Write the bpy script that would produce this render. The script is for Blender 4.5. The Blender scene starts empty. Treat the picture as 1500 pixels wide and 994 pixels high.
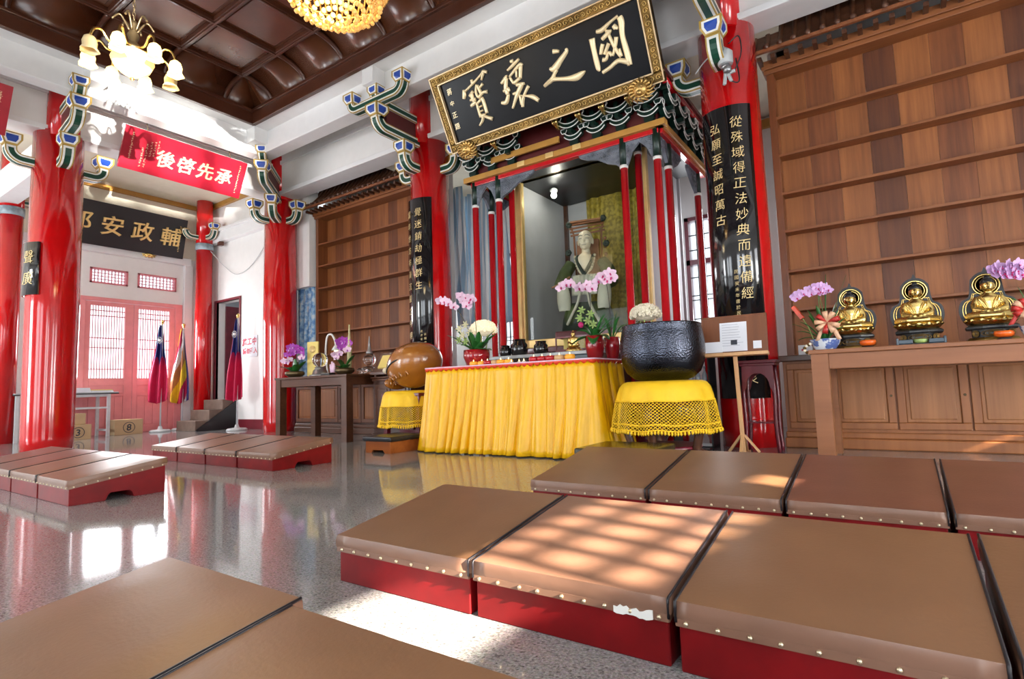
import bpy, bmesh, math, random
from mathutils import Vector, Matrix
PI = math.pi; sin = math.sin; cos = math.cos
SC = bpy.context.scene
COL = SC.collection
random.seed(7)

# ---------------------------------------------------------------- camera
def look(yaw, pitch, roll):
    cy, sy, cp, sp, cr, sr = cos(yaw), sin(yaw), cos(pitch), sin(pitch), cos(roll), sin(roll)
    f = Vector((sy*cp, cy*cp, sp)); r = Vector((cy, -sy, 0)); u = r.cross(f)
    r2 = r*cr + u*sr; u2 = u*cr - r*sr
    return Matrix(((r2.x, u2.x, -f.x), (r2.y, u2.y, -f.y), (r2.z, u2.z, -f.z)))
cam = bpy.data.cameras.new('camera'); camo = bpy.data.objects.new('camera', cam); COL.objects.link(camo)
cam.sensor_width = 36.0; cam.sensor_fit = 'HORIZONTAL'; cam.lens = 812.54/1500*36; cam.clip_start = 0.02; cam.clip_end = 300
camo.matrix_world = Matrix.Translation((0, 0, 0.68)) @ look(math.radians(-34.548), math.radians(5.0106), math.radians(-1.8318)).to_4x4()
SC.camera = camo

# ---------------------------------------------------------------- world, lights, exposure
SC.view_settings.view_transform = 'Standard'; SC.view_settings.look = 'None'
SC.view_settings.gamma = 1.0; SC.view_settings.use_curve_mapping = False
SC.view_settings.exposure = -0.6
W = bpy.data.worlds.new('sky'); SC.world = W; W.use_nodes = True
bgn = W.node_tree.nodes['Background']; bgn.inputs[0].default_value = (0.86, 0.93, 1.0, 1); bgn.inputs[1].default_value = 3.4

def light(name, kind, loc, target, energy, color=(1, 1, 1), **kw):
    d = bpy.data.lights.new(name, kind); d.energy = energy; d.color = color
    for k, v in kw.items(): setattr(d, k, v)
    o = bpy.data.objects.new(name, d); COL.objects.link(o); o.location = loc
    if target is not None:
        o.rotation_euler = (Vector(target)-Vector(loc)).to_track_quat('-Z', 'Y').to_euler()
    return o
# daylight through the frosted doors of the front wall, the open aisle end and the right wall
for dx, e in ((-11.7, 540), (-7.6, 100), (-5.6, 100), (-.4, 150), (2.6, 210)):
    light('door_daylight', 'AREA', (dx, -3.9, 1.75), (dx, 5, 1.55), e, (0.92, 0.96, 1.0), shape='RECTANGLE', size=1.5, size_y=3.0)
for dy in (.6, 3.4):
    light('door_daylight', 'AREA', (4.45, dy, 1.75), (-5, dy, 1.6), 130, (0.94, 0.96, 1.0), shape='RECTANGLE', size=1.3, size_y=3.0)
# daylight from the rose door's glass into the aisle
for dy in (4.67, 5.55): light('door_daylight', 'AREA', (-13.33, dy, 1.9), (-5, dy, 1.6), 70, (0.95, 0.97, 1.0), shape='RECTANGLE', size=.6, size_y=1.48)
# daylight from the sanctum's own windows
for x in (-6.1, -2.33): light('window_daylight', 'AREA', (x, 8.70, 2.4), (x, 5, 1.9), 45, (.95, .97, 1.0), shape='RECTANGLE', size=.5, size_y=1.9)
# low sun through the right wall; added spot for the upper left bright patch
light('sun', 'SUN', (9, 0, 6), (8, .12, 5.56), 75, (1.0, .88, .72), angle=math.radians(.5))
light('beam_patch_spot', 'SPOT', (9.0, -2.8, .60), (-9.6, 4.35, 4.72), 130000, (1.0, .97, .90), spot_size=math.radians(16), spot_blend=.1, shadow_soft_size=.05)

# ---------------------------------------------------------------- mesh builder
class MB:
    def __init__(s): s.v = []; s.f = []; s.m = []; s.s = []
    def add(s, vs, fs, mi=0, smooth=False):
        n = len(s.v); s.v += [tuple(v) for v in vs]
        for i, f in enumerate(fs):
            s.f.append(tuple(n+k for k in f)); s.m.append(mi[i] if isinstance(mi, (list, tuple)) else mi); s.s.append(smooth)
        return s
    def box(s, x0, x1, y0, y1, z0, z1, mi=0):
        vs = [(x, y, z) for z in (z0, z1) for y in (y0, y1) for x in (x0, x1)]
        return s.add(vs, [(0, 2, 3, 1), (4, 5, 7, 6), (0, 1, 5, 4), (2, 6, 7, 3), (0, 4, 6, 2), (1, 3, 7, 5)], mi)
    def obox(s, c, ax, ay, az, mi=0):
        c = Vector(c); ax, ay, az = Vector(ax), Vector(ay), Vector(az)
        vs = [c+ax*i+ay*j+az*k for k in (-1, 1) for j in (-1, 1) for i in (-1, 1)]
        return s.add(vs, [(0, 2, 3, 1), (4, 5, 7, 6), (0, 1, 5, 4), (2, 6, 7, 3), (0, 4, 6, 2), (1, 3, 7, 5)], mi)
    def bar(s, a, b, w, h, mi=0, up=(0, 0, 1)):
        a, b = Vector(a), Vector(b); d = (b-a); L = d.length; d.normalize(); up = Vector(up)
        r = d.cross(up)
        if r.length < 1e-4: r = d.cross(Vector((1, 0, 0)))
        r.normalize(); u = r.cross(d)
        return s.obox((a+b)/2, d*(L/2), r*(w/2), u*(h/2), mi)
    def prism(s, poly, fn, d0, d1, mi=0, cap=True, smooth=False):
        # poly: 2D points (counter clockwise), fn(a, b, d) -> 3D
        n = len(poly)
        vs = [fn(a, b, d0) for a, b in poly]+[fn(a, b, d1) for a, b in poly]
        fs = [(i, (i+1) % n, n+(i+1) % n, n+i) for i in range(n)]
        s.add(vs, fs, mi, smooth)
        if cap:
            k = len(s.v)-2*n
            s.f += [tuple(k+i for i in reversed(range(n))), tuple(k+n+i for i in range(n))]
            s.m += [mi, mi]; s.s += [False, False]
        return s
    def lathe(s, prof, seg=24, c=(0, 0, 0), mi=0, smooth=True, sx=1, sy=1, cap=True):
        vs = []; fs = []; n = len(prof)
        for r, z in prof:
            for k in range(seg):
                a = 2*PI*k/seg; vs.append((c[0]+r*cos(a)*sx, c[1]+r*sin(a)*sy, c[2]+z))
        for i in range(n-1):
            for k in range(seg):
                k2 = (k+1) % seg; fs.append((i*seg+k, i*seg+k2, (i+1)*seg+k2, (i+1)*seg+k))
        s.add(vs, fs, mi, smooth)
        if cap:
            b = len(s.v)-n*seg
            s.f += [tuple(b+k for k in reversed(range(seg))), tuple(b+(n-1)*seg+k for k in range(seg))]; s.m += [mi]*2; s.s += [False]*2
        return s
    def ball(s, c, r, seg=12, rings=8, mi=0, rz=None, ry=None):
        rz = r if rz is None else rz; ry = r if ry is None else ry
        vs = [(c[0], c[1], c[2]-rz)]
        for i in range(1, rings):
            t = -PI/2+PI*i/rings
            for k in range(seg):
                a = 2*PI*k/seg; vs.append((c[0]+r*cos(t)*cos(a), c[1]+ry*cos(t)*sin(a), c[2]+rz*sin(t)))
        vs.append((c[0], c[1], c[2]+rz)); fs = []
        for k in range(seg): fs.append((0, 1+(k+1) % seg, 1+k))
        for i in range(rings-2):
            for k in range(seg):
                k2 = (k+1) % seg; fs.append((1+i*seg+k, 1+i*seg+k2, 1+(i+1)*seg+k2, 1+(i+1)*seg+k))
        b = 1+(rings-2)*seg
        for k in range(seg): fs.append((b+k, b+(k+1) % seg, len(vs)-1))
        return s.add(vs, fs, mi, True)
    def tube(s, pts, r, seg=8, mi=0, cap=True):
        pts = [Vector(p) for p in pts]; n = len(pts)
        rr = r if isinstance(r, (list, tuple)) else [r]*n
        vs = []; fs = []; pu = None
        for i, p in enumerate(pts):
            d = (pts[min(i+1, n-1)]-pts[max(i-1, 0)]).normalized()
            if pu is None:
                pu = Vector((0, 0, 1)) if abs(d.z) < .9 else Vector((1, 0, 0))
            u = (pu-d*pu.dot(d)).normalized(); pu = u; w = d.cross(u)
            for k in range(seg):
                a = 2*PI*k/seg; vs.append(p+(u*cos(a)+w*sin(a))*rr[i])
        for i in range(n-1):
            for k in range(seg):
                k2 = (k+1) % seg; fs.append((i*seg+k, i*seg+k2, (i+1)*seg+k2, (i+1)*seg+k))
        s.add(vs, fs, mi, True)
        if cap:
            b = len(s.v)-n*seg
            s.f += [tuple(b+k for k in reversed(range(seg))), tuple(b+(n-1)*seg+k for k in range(seg))]; s.m += [mi]*2; s.s += [False]*2
        return s
    def grid(s, rows, mi=0, smooth=True, closed=False):
        n = len(rows[0]); vs = [p for r in rows for p in r]; fs = []
        for i in range(len(rows)-1):
            for k in range(n if closed else n-1):
                k2 = (k+1) % n; fs.append((i*n+k, i*n+k2, (i+1)*n+k2, (i+1)*n+k))
        return s.add(vs, fs, mi, smooth)
    def xf(s, M, start=0):
        for i in range(start, len(s.v)): s.v[i] = tuple(M @ Vector(s.v[i]))
        return s
    def mesh(s, name, mats):
        me = bpy.data.meshes.new(name); me.from_pydata(s.v, [], s.f)
        for m in (mats if isinstance(mats, (list, tuple)) else [mats]): me.materials.append(m)
        me.polygons.foreach_set('material_index', s.m); me.polygons.foreach_set('use_smooth', s.s)
        bm = bmesh.new(); bm.from_mesh(me); bmesh.ops.recalc_face_normals(bm, faces=bm.faces); bm.to_mesh(me); bm.free()
        me.update(); return me
    def obj(s, name, mats, parent=None, loc=(0, 0, 0), bevel=0, seg=2, kind=None, label=None, rot=None, solid=0):
        o = bpy.data.objects.new(name, s.mesh(name, mats)); COL.objects.link(o); o.location = loc
        if rot: o.rotation_euler = rot
        if parent: o.parent = parent
        if solid:
            md = o.modifiers.new('solid', 'SOLIDIFY'); md.thickness = solid; md.offset = 0
        if bevel:
            md = o.modifiers.new('bevel', 'BEVEL'); md.width = bevel; md.segments = seg; md.limit_method = 'ANGLE'; md.angle_limit = .7
            if seg > 1 and hasattr(md, 'harden_normals'): pass
        if kind: o['kind'] = kind
        if label: o['label'] = label
        return o

def inst(name, me, parent=None, loc=(0, 0, 0), rot=None, scale=None, mw=None):
    o = bpy.data.objects.new(name, me); COL.objects.link(o)
    if parent: o.parent = parent
    if mw is not None: o.matrix_local = mw
    else:
        o.location = loc
        if rot: o.rotation_euler = rot
        if scale: o.scale = scale if isinstance(scale, (tuple, list)) else (scale,)*3
    return o
def tag(o, label, cat, group=None):
    o['label'] = label; o['category'] = cat
    if group: o['group'] = group
    return o
def thing(name, label, cat, loc=(0, 0, 0), rz=0, group=None, rot=None):
    o = bpy.data.objects.new(name, None); COL.objects.link(o); o.empty_display_size = .1
    o.location = loc; o.rotation_euler = rot if rot else (0, 0, rz)
    return tag(o, label, cat, group)
def dup(root, loc=None, rz=None, label=None, scale=None):
    r = root.copy(); COL.objects.link(r)
    if loc is not None: r.location = loc
    if rz is not None: r.rotation_euler = (0, 0, rz)
    if label: r['label'] = label
    if scale: r.scale = (scale,)*3
    for ch in list(root.children):
        c = ch.copy(); COL.objects.link(c); c.parent = r
        for g in list(ch.children):
            d = g.copy(); COL.objects.link(d); d.parent = c
    return r
def struct(name, mb, mats, bevel=0, parent=None):
    o = mb.obj(name, mats, parent, bevel=bevel)
    o['kind'] = 'structure'; return o
def frame(origin, right, up):
    r = Vector(right).normalized(); u = Vector(up).normalized(); n = r.cross(u)
    M = Matrix(((r.x, u.x, n.x, origin[0]), (r.y, u.y, n.y, origin[1]), (r.z, u.z, n.z, origin[2]), (0, 0, 0, 1)))
    return M
def cr(pts, n=6):
    # Catmull-Rom through tuples of any length
    P = [pts[0]]+list(pts)+[pts[-1]]; out = []
    for i in range(1, len(P)-2):
        a, b, c, d = P[i-1], P[i], P[i+1], P[i+2]
        for k in range(n):
            t = k/n
            out.append(tuple(.5*((2*b[j])+(-a[j]+c[j])*t+(2*a[j]-5*b[j]+4*c[j]-d[j])*t*t+(-a[j]+3*b[j]-3*c[j]+d[j])*t**3) for j in range(len(b))))
    out.append(tuple(pts[-1])); return out

# ---------------------------------------------------------------- materials
def nmat(name):
    m = bpy.data.materials.new(name); m.use_nodes = True
    t = m.node_tree; return m, t, t.nodes['Principled BSDF']
def setp(b, **k):
    names = dict(color='Base Color', rough='Roughness', metal='Metallic', spec='Specular IOR Level', coat='Coat Weight', coat_rough='Coat Roughness', trans='Transmission Weight', ior='IOR', alpha='Alpha', sheen='Sheen Weight', sss='Subsurface Weight', em='Emission Color', es='Emission Strength', aniso='Anisotropic')
    for a, v in k.items():
        i = b.inputs[names[a]]
        i.default_value = (v[0], v[1], v[2], 1) if isinstance(v, (tuple, list)) else v
def coordn(t, scale=(1, 1, 1), rot=(0, 0, 0)):
    tc = t.nodes.new('ShaderNodeTexCoord'); mp = t.nodes.new('ShaderNodeMapping')
    mp.inputs['Scale'].default_value = scale; mp.inputs['Rotation'].default_value = rot
    t.links.new(tc.outputs['Object'], mp.inputs[0]); return mp.outputs[0]
def noise(t, vec, scale, detail=3, rough=.5):
    n = t.nodes.new('ShaderNodeTexNoise'); n.inputs['Scale'].default_value = scale; n.inputs['Detail'].default_value = detail; n.inputs['Roughness'].default_value = rough
    t.links.new(vec, n.inputs['Vector']); return n.outputs[0]
def ramp(t, fac, stops):
    r = t.nodes.new('ShaderNodeValToRGB'); e = r.color_ramp.elements
    while len(e) < len(stops): e.new(.5)
    for i, (p, c) in enumerate(stops): e[i].position = p; e[i].color = (c[0], c[1], c[2], 1)
    t.links.new(fac, r.inputs[0]); return r.outputs[0]
def bump(t, b, h, strength=.2, dist=.01):
    n = t.nodes.new('ShaderNodeBump'); n.inputs['Strength'].default_value = strength; n.inputs['Distance'].default_value = dist
    t.links.new(h, n.inputs['Height']); t.links.new(n.outputs[0], b.inputs['Normal'])
def plain(name, color, rough=.5, bumpy=0, bscale=60, vary=.08, **k):
    m, t, b = nmat(name); setp(b, color=color, rough=rough, **k)
    v = coordn(t); n = noise(t, v, 7, 4)
    lo = [c*(1-vary) for c in color]; hi = [min(1, c*(1+vary)) for c in color]
    t.links.new(ramp(t, n, [(.3, lo), (.7, hi)]), b.inputs['Base Color'])
    if bumpy: bump(t, b, noise(t, v, bscale, 2), bumpy, .004)
    return m
def wood(name, dark, light, rough=.35, axis='z', fine=26, coat=.2, contrast=1.0):
    m, t, b = nmat(name); setp(b, rough=rough, coat=coat, coat_rough=.25)
    s = {'z': (1, 1, .05), 'x': (.05, 1, 1), 'y': (1, .05, 1)}[axis]
    v = coordn(t, s); n = noise(t, v, fine, 4, .6); n2 = noise(t, v, fine*.22, 2)
    mx = t.nodes.new('ShaderNodeMath'); mx.operation = 'MULTIPLY_ADD'; mx.inputs[1].default_value = .5
    t.links.new(n, mx.inputs[0]); m2 = t.nodes.new('ShaderNodeMath'); m2.operation = 'MULTIPLY'; m2.inputs[1].default_value = .5
    t.links.new(n2, m2.inputs[0]); t.links.new(m2.outputs[0], mx.inputs[2])
    t.links.new(ramp(t, mx.outputs[0], [(.5-.18/contrast, dark), (.5+.18/contrast, light)]), b.inputs['Base Color'])
    bump(t, b, n, .08, .002)
    return m
def emit(name, color, strength):
    m, t, b = nmat(name); setp(b, color=color, em=color, es=strength); return m

M = {}
M['wall'] = plain('white_plaster', (.80, .79, .77), .6, .05, 30, .02)
M['trimwhite'] = plain('white_painted_beam', (.80, .80, .80), .5, 0, 30, .02)
M['cream'] = plain('cream_plaster', (.80, .74, .60), .6, 0, 30, .03)
M['greywall'] = plain('grey_plaster', (.52, .53, .56), .6, 0, 30, .03)
M['red'] = plain('red_lacquer', (.58, .003, .005), .13, 0, 5, .05, coat=.6, coat_rough=.05)
M['redpost'] = plain('dark_red_lacquer', (.50, .008, .014), .15, 0, 5, .05, coat=.5, coat_rough=.06)
M['redwood'] = plain('worn_red_paint', (.185, .0035, .0055), .42, .08, 12, .22, spec=.25)
M['maroon'] = plain('maroon_skirting', (.16, .012, .022), .4)
M['darkred'] = plain('dark_red_wood', (.14, .010, .022), .3, .05, 30, .2, coat=.3)
M['black'] = plain('black_lacquer', (.008, .008, .010), .12, 0, 5, .1, coat=.7, coat_rough=.06)
M['plaqueblack'] = plain('plaque_black_lacquer', (.004, .004, .006), .28, 0, 5, .1, spec=.12)
M['greendark'] = plain('black_green_paint', (.003, .020, .014), .35)
M['blackmat'] = plain('black_paint', (.012, .012, .014), .4)
M['ceil'] = plain('brown_ceiling_lacquer', (.092, .027, .010), .27, 0, 5, .07, coat=.3, coat_rough=.2)
M['ceilrib'] = plain('brown_rib_lacquer', (.070, .020, .009), .3, 0, 5, .15, coat=.2)
M['pink'] = plain('pink_door_paint', (.80, .29, .30), .4, .04, 25, .05)
M['pinkdark'] = plain('rose_lattice_paint', (.62, .17, .20), .4)
M['gold'] = plain('gold_leaf', (.78, .57, .20), .25, .12, 70, .15, metal=1.0)
M['oldgold'] = plain('old_gold', (.17, .10, .028), .42, .6, 55, .55, metal=.85)
M['scrollgold'] = plain('carved_gilt_scroll', (.58, .38, .13), .38, .2, 60, .3, metal=.8)
M['gilttext'] = plain('thin_gilt_writing', (.80, .60, .28), .4, 0, 30, .06, metal=.2)
M['palegilt'] = plain('pale_gilt_edge', (.66, .48, .27), .4, 0, 30, .06, metal=.4)
M['goldpaint'] = plain('gold_paint', (.80, .56, .22), .38, .05, 30, .1, metal=.35)
M['letter'] = plain('gilt_lettering', (.95, .78, .48), .35, 0, 30, .06, metal=.25)
M['outline'] = plain('ochre_edge_paint', (.42, .27, .055), .45)
M['white'] = plain('white_paint', (.84, .84, .80), .45)
M['green'] = plain('dark_green_paint', (.006, .060, .034), .4)
M['green2'] = plain('mid_green_paint', (.012, .13, .06), .4)
M['blue'] = plain('blue_paint', (.012, .060, .36), .4)
M['browndark'] = plain('dark_red_brown_paint', (.10, .012, .012), .45)
M['orangetrim'] = plain('ochre_trim', (.46, .23, .045), .45)
M['lace'] = plain('grey_carved_wood', (.16, .18, .22), .35, .6, 40, .4, metal=.2)
M['leather'] = plain('brown_vinyl', (.215, .105, .050), .36, .10, 90, .06)
M['leather_red_reflect'] = plain('reddish_vinyl_and_reflection', (.185, .072, .042), .36, .10, 90, .08)  # own reddish tone, and a reflection painted on two left benches
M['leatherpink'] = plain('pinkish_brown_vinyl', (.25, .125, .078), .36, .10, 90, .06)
M['leatherside'] = plain('brown_vinyl_skirt', (.22, .115, .075), .36, .14, 30, .08)
M['seam'] = plain('black_welt', (.012, .010, .014), .4)
M['stud'] = plain('brass_stud', (.70, .60, .42), .3, metal=.9)
M['woodshelf'] = wood('shelf_teak', (.17, .052, .014), (.29, .100, .030), .45, 'x', 26, 0)
M['woodframe'] = wood('frame_teak', (.12, .034, .010), (.22, .068, .020), .34, 'z')
M['plankA'] = wood('plank_light', (.18, .054, .012), (.33, .112, .029), .5, 'z', 22, 0, 1.4)
M['plankB'] = wood('plank_mid', (.125, .034, .009), (.245, .076, .020), .5, 'z', 22, 0, 1.4)
M['plankC'] = wood('plank_dark', (.080, .022, .007), (.165, .048, .013), .5, 'z', 22, 0, 1.4)
M['panelwood'] = wood('orange_panel_teak', (.30, .110, .034), (.46, .19, .066), .45, 'z', 22, 0, 1.2)
M['doorwood'] = wood('door_teak', (.27, .092, .028), (.41, .150, .046), .45, 'z', 18, 0)
M['darkwood'] = wood('dark_walnut', (.030, .009, .005), (.075, .024, .012), .32, 'z')
M['tablewood'] = wood('table_walnut', (.050, .017, .008), (.12, .042, .018), .32, 'x')
M['tableteak'] = wood('pale_table_teak', (.21, .074, .026), (.33, .125, .050), .48, 'x', 16, 0)
M['easel'] = wood('pale_easel_wood', (.58, .30, .13), (.74, .44, .21), .4, 'z')
M['easelboard'] = wood('easel_board_wood', (.13, .038, .011), (.22, .070, .022), .5, 'z', 26, 0)
M['rooftile'] = plain('brown_roof_wood', (.085, .030, .013), .38, .1, 30, .25)
M['stoolwood'] = wood('orange_stool_wood', (.25, .060, .012), (.40, .115, .026), .3, 'x')
M['fishwood'] = wood('wooden_fish_lacquer', (.20, .058, .010), (.50, .19, .026), .16, 'x', 5, .8, .7)
M['yellow'] = plain('yellow_satin', (.86, .47, .002), .36, 0, 30, .04)
M['yellownet'] = plain('yellow_crochet', (.92, .56, .012), .6, .3, 120, .08)
M['redtrim'] = plain('red_scallop', (.72, .05, .012), .5)
M['bronze'] = None
M['glassrim'] = plain('pewter', (.35, .35, .36), .3, metal=.8)
M['porcelain'] = plain('blue_and_white_porcelain', (.80, .84, .90), .12, coat=.5)
M['redglass'] = plain('red_glass', (.34, .008, .014), .1, 0, 5, .1, coat=.8, coat_rough=.03)
M['leaf'] = plain('orchid_leaf', (.022, .13, .022), .35, .05, 20, .25)
M['leaf2'] = plain('pale_leaf', (.30, .42, .13), .45, .05, 20, .25)
M['stem'] = plain('stem_green', (.10, .15, .035), .5)
M['stemdark'] = plain('dark_stem', (.06, .05, .03), .5)
M['petal'] = plain('pink_white_petal', (.86, .60, .76), .5, 0, 20, .08)
M['petalmauve'] = plain('mauve_petal', (.72, .45, .76), .5, 0, 20, .12)
M['petalpurple'] = plain('purple_petal', (.36, .035, .38), .5, 0, 20, .2)
M['lip'] = plain('crimson_lip', (.50, .015, .14), .5)
M['creamflower'] = plain('cream_hydrangea', (.95, .83, .64), .6, .1, 50, .12)
M['paper'] = plain('white_paper', (.82, .84, .90), .7, 0, 20, .02)
M['yellowpaper'] = plain('yellow_paper', (.85, .66, .20), .7, 0, 20, .03)
M['faintink'] = plain('faint_print', (.35, .38, .46), .6)
M['ink'] = plain('ink', (.03, .035, .05), .6)
M['carton'] = plain('cardboard', (.52, .36, .20), .75, .05, 40, .05)
M['steel'] = plain('white_enamel_steel', (.70, .73, .76), .3, metal=.2)
M['grey'] = plain('grey_plastic', (.48, .50, .51), .4)
M['concrete'] = plain('dark_stone_step', (.15, .10, .075), .6, .2, 30, .2)
M['flagred'] = plain('flag_red', (.58, .015, .085), .6)
M['flagblue'] = plain('flag_blue', (.018, .026, .17), .6)
M['flagyellow'] = plain('flag_yellow', (.86, .62, .03), .6)
M['flagorange'] = plain('flag_orange', (.48, .20, .07), .6)
M['flagwhite'] = plain('flag_white', (.80, .80, .80), .6)
M['signred'] = plain('sign_red', (.66, .05, .09), .6)
M['redplaque'] = plain('red_plaque', (.40, .012, .030), .3, .03, 30, .1, coat=.3)
M['skinpaint'] = plain('painted_face', (.86, .74, .54), .35, 0, 20, .04)
M['robegreen'] = plain('green_robe', (.055, .080, .015), .5, .1, 30, .25)
M['robedark'] = plain('dark_green_robe', (.02, .035, .022), .5, .1, 30, .25)
M['robewhite'] = plain('cream_sleeve', (.60, .58, .46), .5, .05, 30, .1)
M['beadwhite'] = plain('ivory_beads', (.75, .66, .48), .35)
M['packbrown'] = plain('bamboo_pack', (.34, .14, .06), .5, .2, 40, .25)
M['orangecup'] = plain('orange_cup', (.80, .13, .012), .3, coat=.4)
M['bandpaint'] = plain('blue_white_band', (.32, .40, .45), .45, .2, 60, .5)
M['chainmetal'] = plain('dark_brass', (.13, .09, .045), .4, .1, 40, .2, metal=.8)

m, t, b = nmat('granite'); v = coordn(t)
setp(b, rough=.07, coat=.0)
n1 = noise(t, v, 130, 2, .7); n2 = noise(t, v, 2.0, 3); vo = t.nodes.new('ShaderNodeTexVoronoi'); vo.inputs['Scale'].default_value = 150; t.links.new(v, vo.inputs[0])
c1 = ramp(t, n1, [(.36, (.055, .05, .05)), (.47, (.22, .20, .19)), (.56, (.33, .31, .295)), (.68, (.55, .53, .52))])
mx = t.nodes.new('ShaderNodeMix'); mx.data_type = 'RGBA'; mx.inputs[0].default_value = .35
t.links.new(c1, mx.inputs[6]); t.links.new(vo.outputs['Color'], mx.inputs[7])
hs = t.nodes.new('ShaderNodeHueSaturation'); hs.inputs['Saturation'].default_value = .14; hs.inputs['Value'].default_value = .74
t.links.new(mx.outputs[2], hs.inputs['Color']); t.links.new(hs.outputs[0], b.inputs['Base Color']); M['granite'] = m

m, t, b = nmat('hammered_bronze'); setp(b, color=(.055, .060, .078), rough=.22, metal=1.0)
v = coordn(t); vo = t.nodes.new('ShaderNodeTexVoronoi'); vo.inputs['Scale'].default_value = 75; t.links.new(v, vo.inputs[0])
bump(t, b, vo.outputs['Distance'], .30, .008); M['bronze'] = m

m, t, b = nmat('clear_glass'); M['glass'] = m
t.nodes.remove(b); out = t.nodes['Material Output']
tr = t.nodes.new('ShaderNodeBsdfTransparent'); gl = t.nodes.new('ShaderNodeBsdfGlossy'); gl.inputs['Roughness'].default_value = .01
fr = t.nodes.new('ShaderNodeFresnel'); fr.inputs[0].default_value = 1.2; mxs = t.nodes.new('ShaderNodeMixShader')
tr.inputs[0].default_value = (.93, .95, .94, 1)
t.links.new(fr.outputs[0], mxs.inputs[0]); t.links.new(tr.outputs[0], mxs.inputs[1]); t.links.new(gl.outputs[0], mxs.inputs[2]); t.links.new(mxs.outputs[0], out.inputs[0])
m, t, b = nmat('frosted_door_glass'); M['frost'] = m
t.nodes.remove(b); tl = t.nodes.new('ShaderNodeBsdfTranslucent'); tl.inputs[0].default_value = (.8, .84, .88, 1); t.links.new(tl.outputs[0], t.nodes['Material Output'].inputs[0])
m, t, b = nmat('crystal'); setp(b, color=(1, 1, 1), rough=.02, trans=1.0, ior=1.5); M['crystal'] = m
m, t, b = nmat('frosted_pane'); M['pane'] = m
setp(b, color=(.85, .9, .95), rough=.5, trans=.0)
t.nodes.remove(b); out = t.nodes['Material Output']; tl = t.nodes.new('ShaderNodeBsdfTranslucent'); tl.inputs[0].default_value = (.95, .97, 1, 1)
tr = t.nodes.new('ShaderNodeBsdfTransparent'); mxs = t.nodes.new('ShaderNodeMixShader'); mxs.inputs[0].default_value = .35
t.links.new(tr.outputs[0], mxs.inputs[1]); t.links.new(tl.outputs[0], mxs.inputs[2]); t.links.new(mxs.outputs[0], out.inputs[0])

m, t, b = nmat('striped_blue_curtain'); setp(b, rough=.7); v = coordn(t)
wv = t.nodes.new('ShaderNodeTexWave'); wv.bands_direction = 'X'; wv.inputs['Scale'].default_value = 3.2; wv.inputs['Distortion'].default_value = .6; t.links.new(v, wv.inputs[0])
t.links.new(ramp(t, wv.outputs[1], [(.35, (.34, .52, .68)), (.6, (.78, .86, .90))]), b.inputs['Base Color']); M['bluecurtain'] = m
m, t, b = nmat('patterned_blue_curtain'); setp(b, rough=.7); v = coordn(t)
t.links.new(ramp(t, noise(t, v, 9, 4), [(.40, (.08, .20, .42)), (.52, (.25, .42, .60)), (.62, (.50, .58, .62))]), b.inputs['Base Color']); M['bluecurtain2'] = m
m, t, b = nmat('olive_brocade'); setp(b, rough=.55); v = coordn(t)
t.links.new(ramp(t, noise(t, v, 16, 3), [(.42, (.24, .18, .012)), (.60, (.46, .35, .04))]), b.inputs['Base Color']); M['olive'] = m
m, t, b = nmat('porcelain_painted'); setp(b, rough=.12, coat=.5); v = coordn(t)
t.links.new(ramp(t, noise(t, v, 16, 2), [(.50, (.78, .83, .90)), (.56, (.10, .16, .42))]), b.inputs['Base Color']); M['porcelainblue'] = m
M['bulb'] = emit('lit_glass_shade', (1.0, .76, .30), 3.4)
M['dimshade'] = emit('glass_bowl_shade', (1.0, .70, .34), .75)
M['shade'] = plain('unlit_glass_shade', (.62, .48, .26), .25, 0, 20, .1)
M['bead'] = emit('lit_crystal_bead', (1.0, .60, .18), .42)
m, t, b = nmat('crystal_bead'); setp(b, color=(.80, .50, .16), rough=.12, metal=.7, em=(1, .52, .12), es=.22); M['beadgold'] = m
M['flame'] = emit('candle_flame', (1.0, .80, .35), 6.0)
M['lamp'] = emit('case_lamp', (1.0, .97, .88), 30.0)
M['creamglow'] = plain('self_lit_cream_flower', (.95, .84, .62), .6, .1, 50, .1, em=(1, .85, .6), es=.55)  # emission put into the petals so the flower head looks bright
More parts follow.
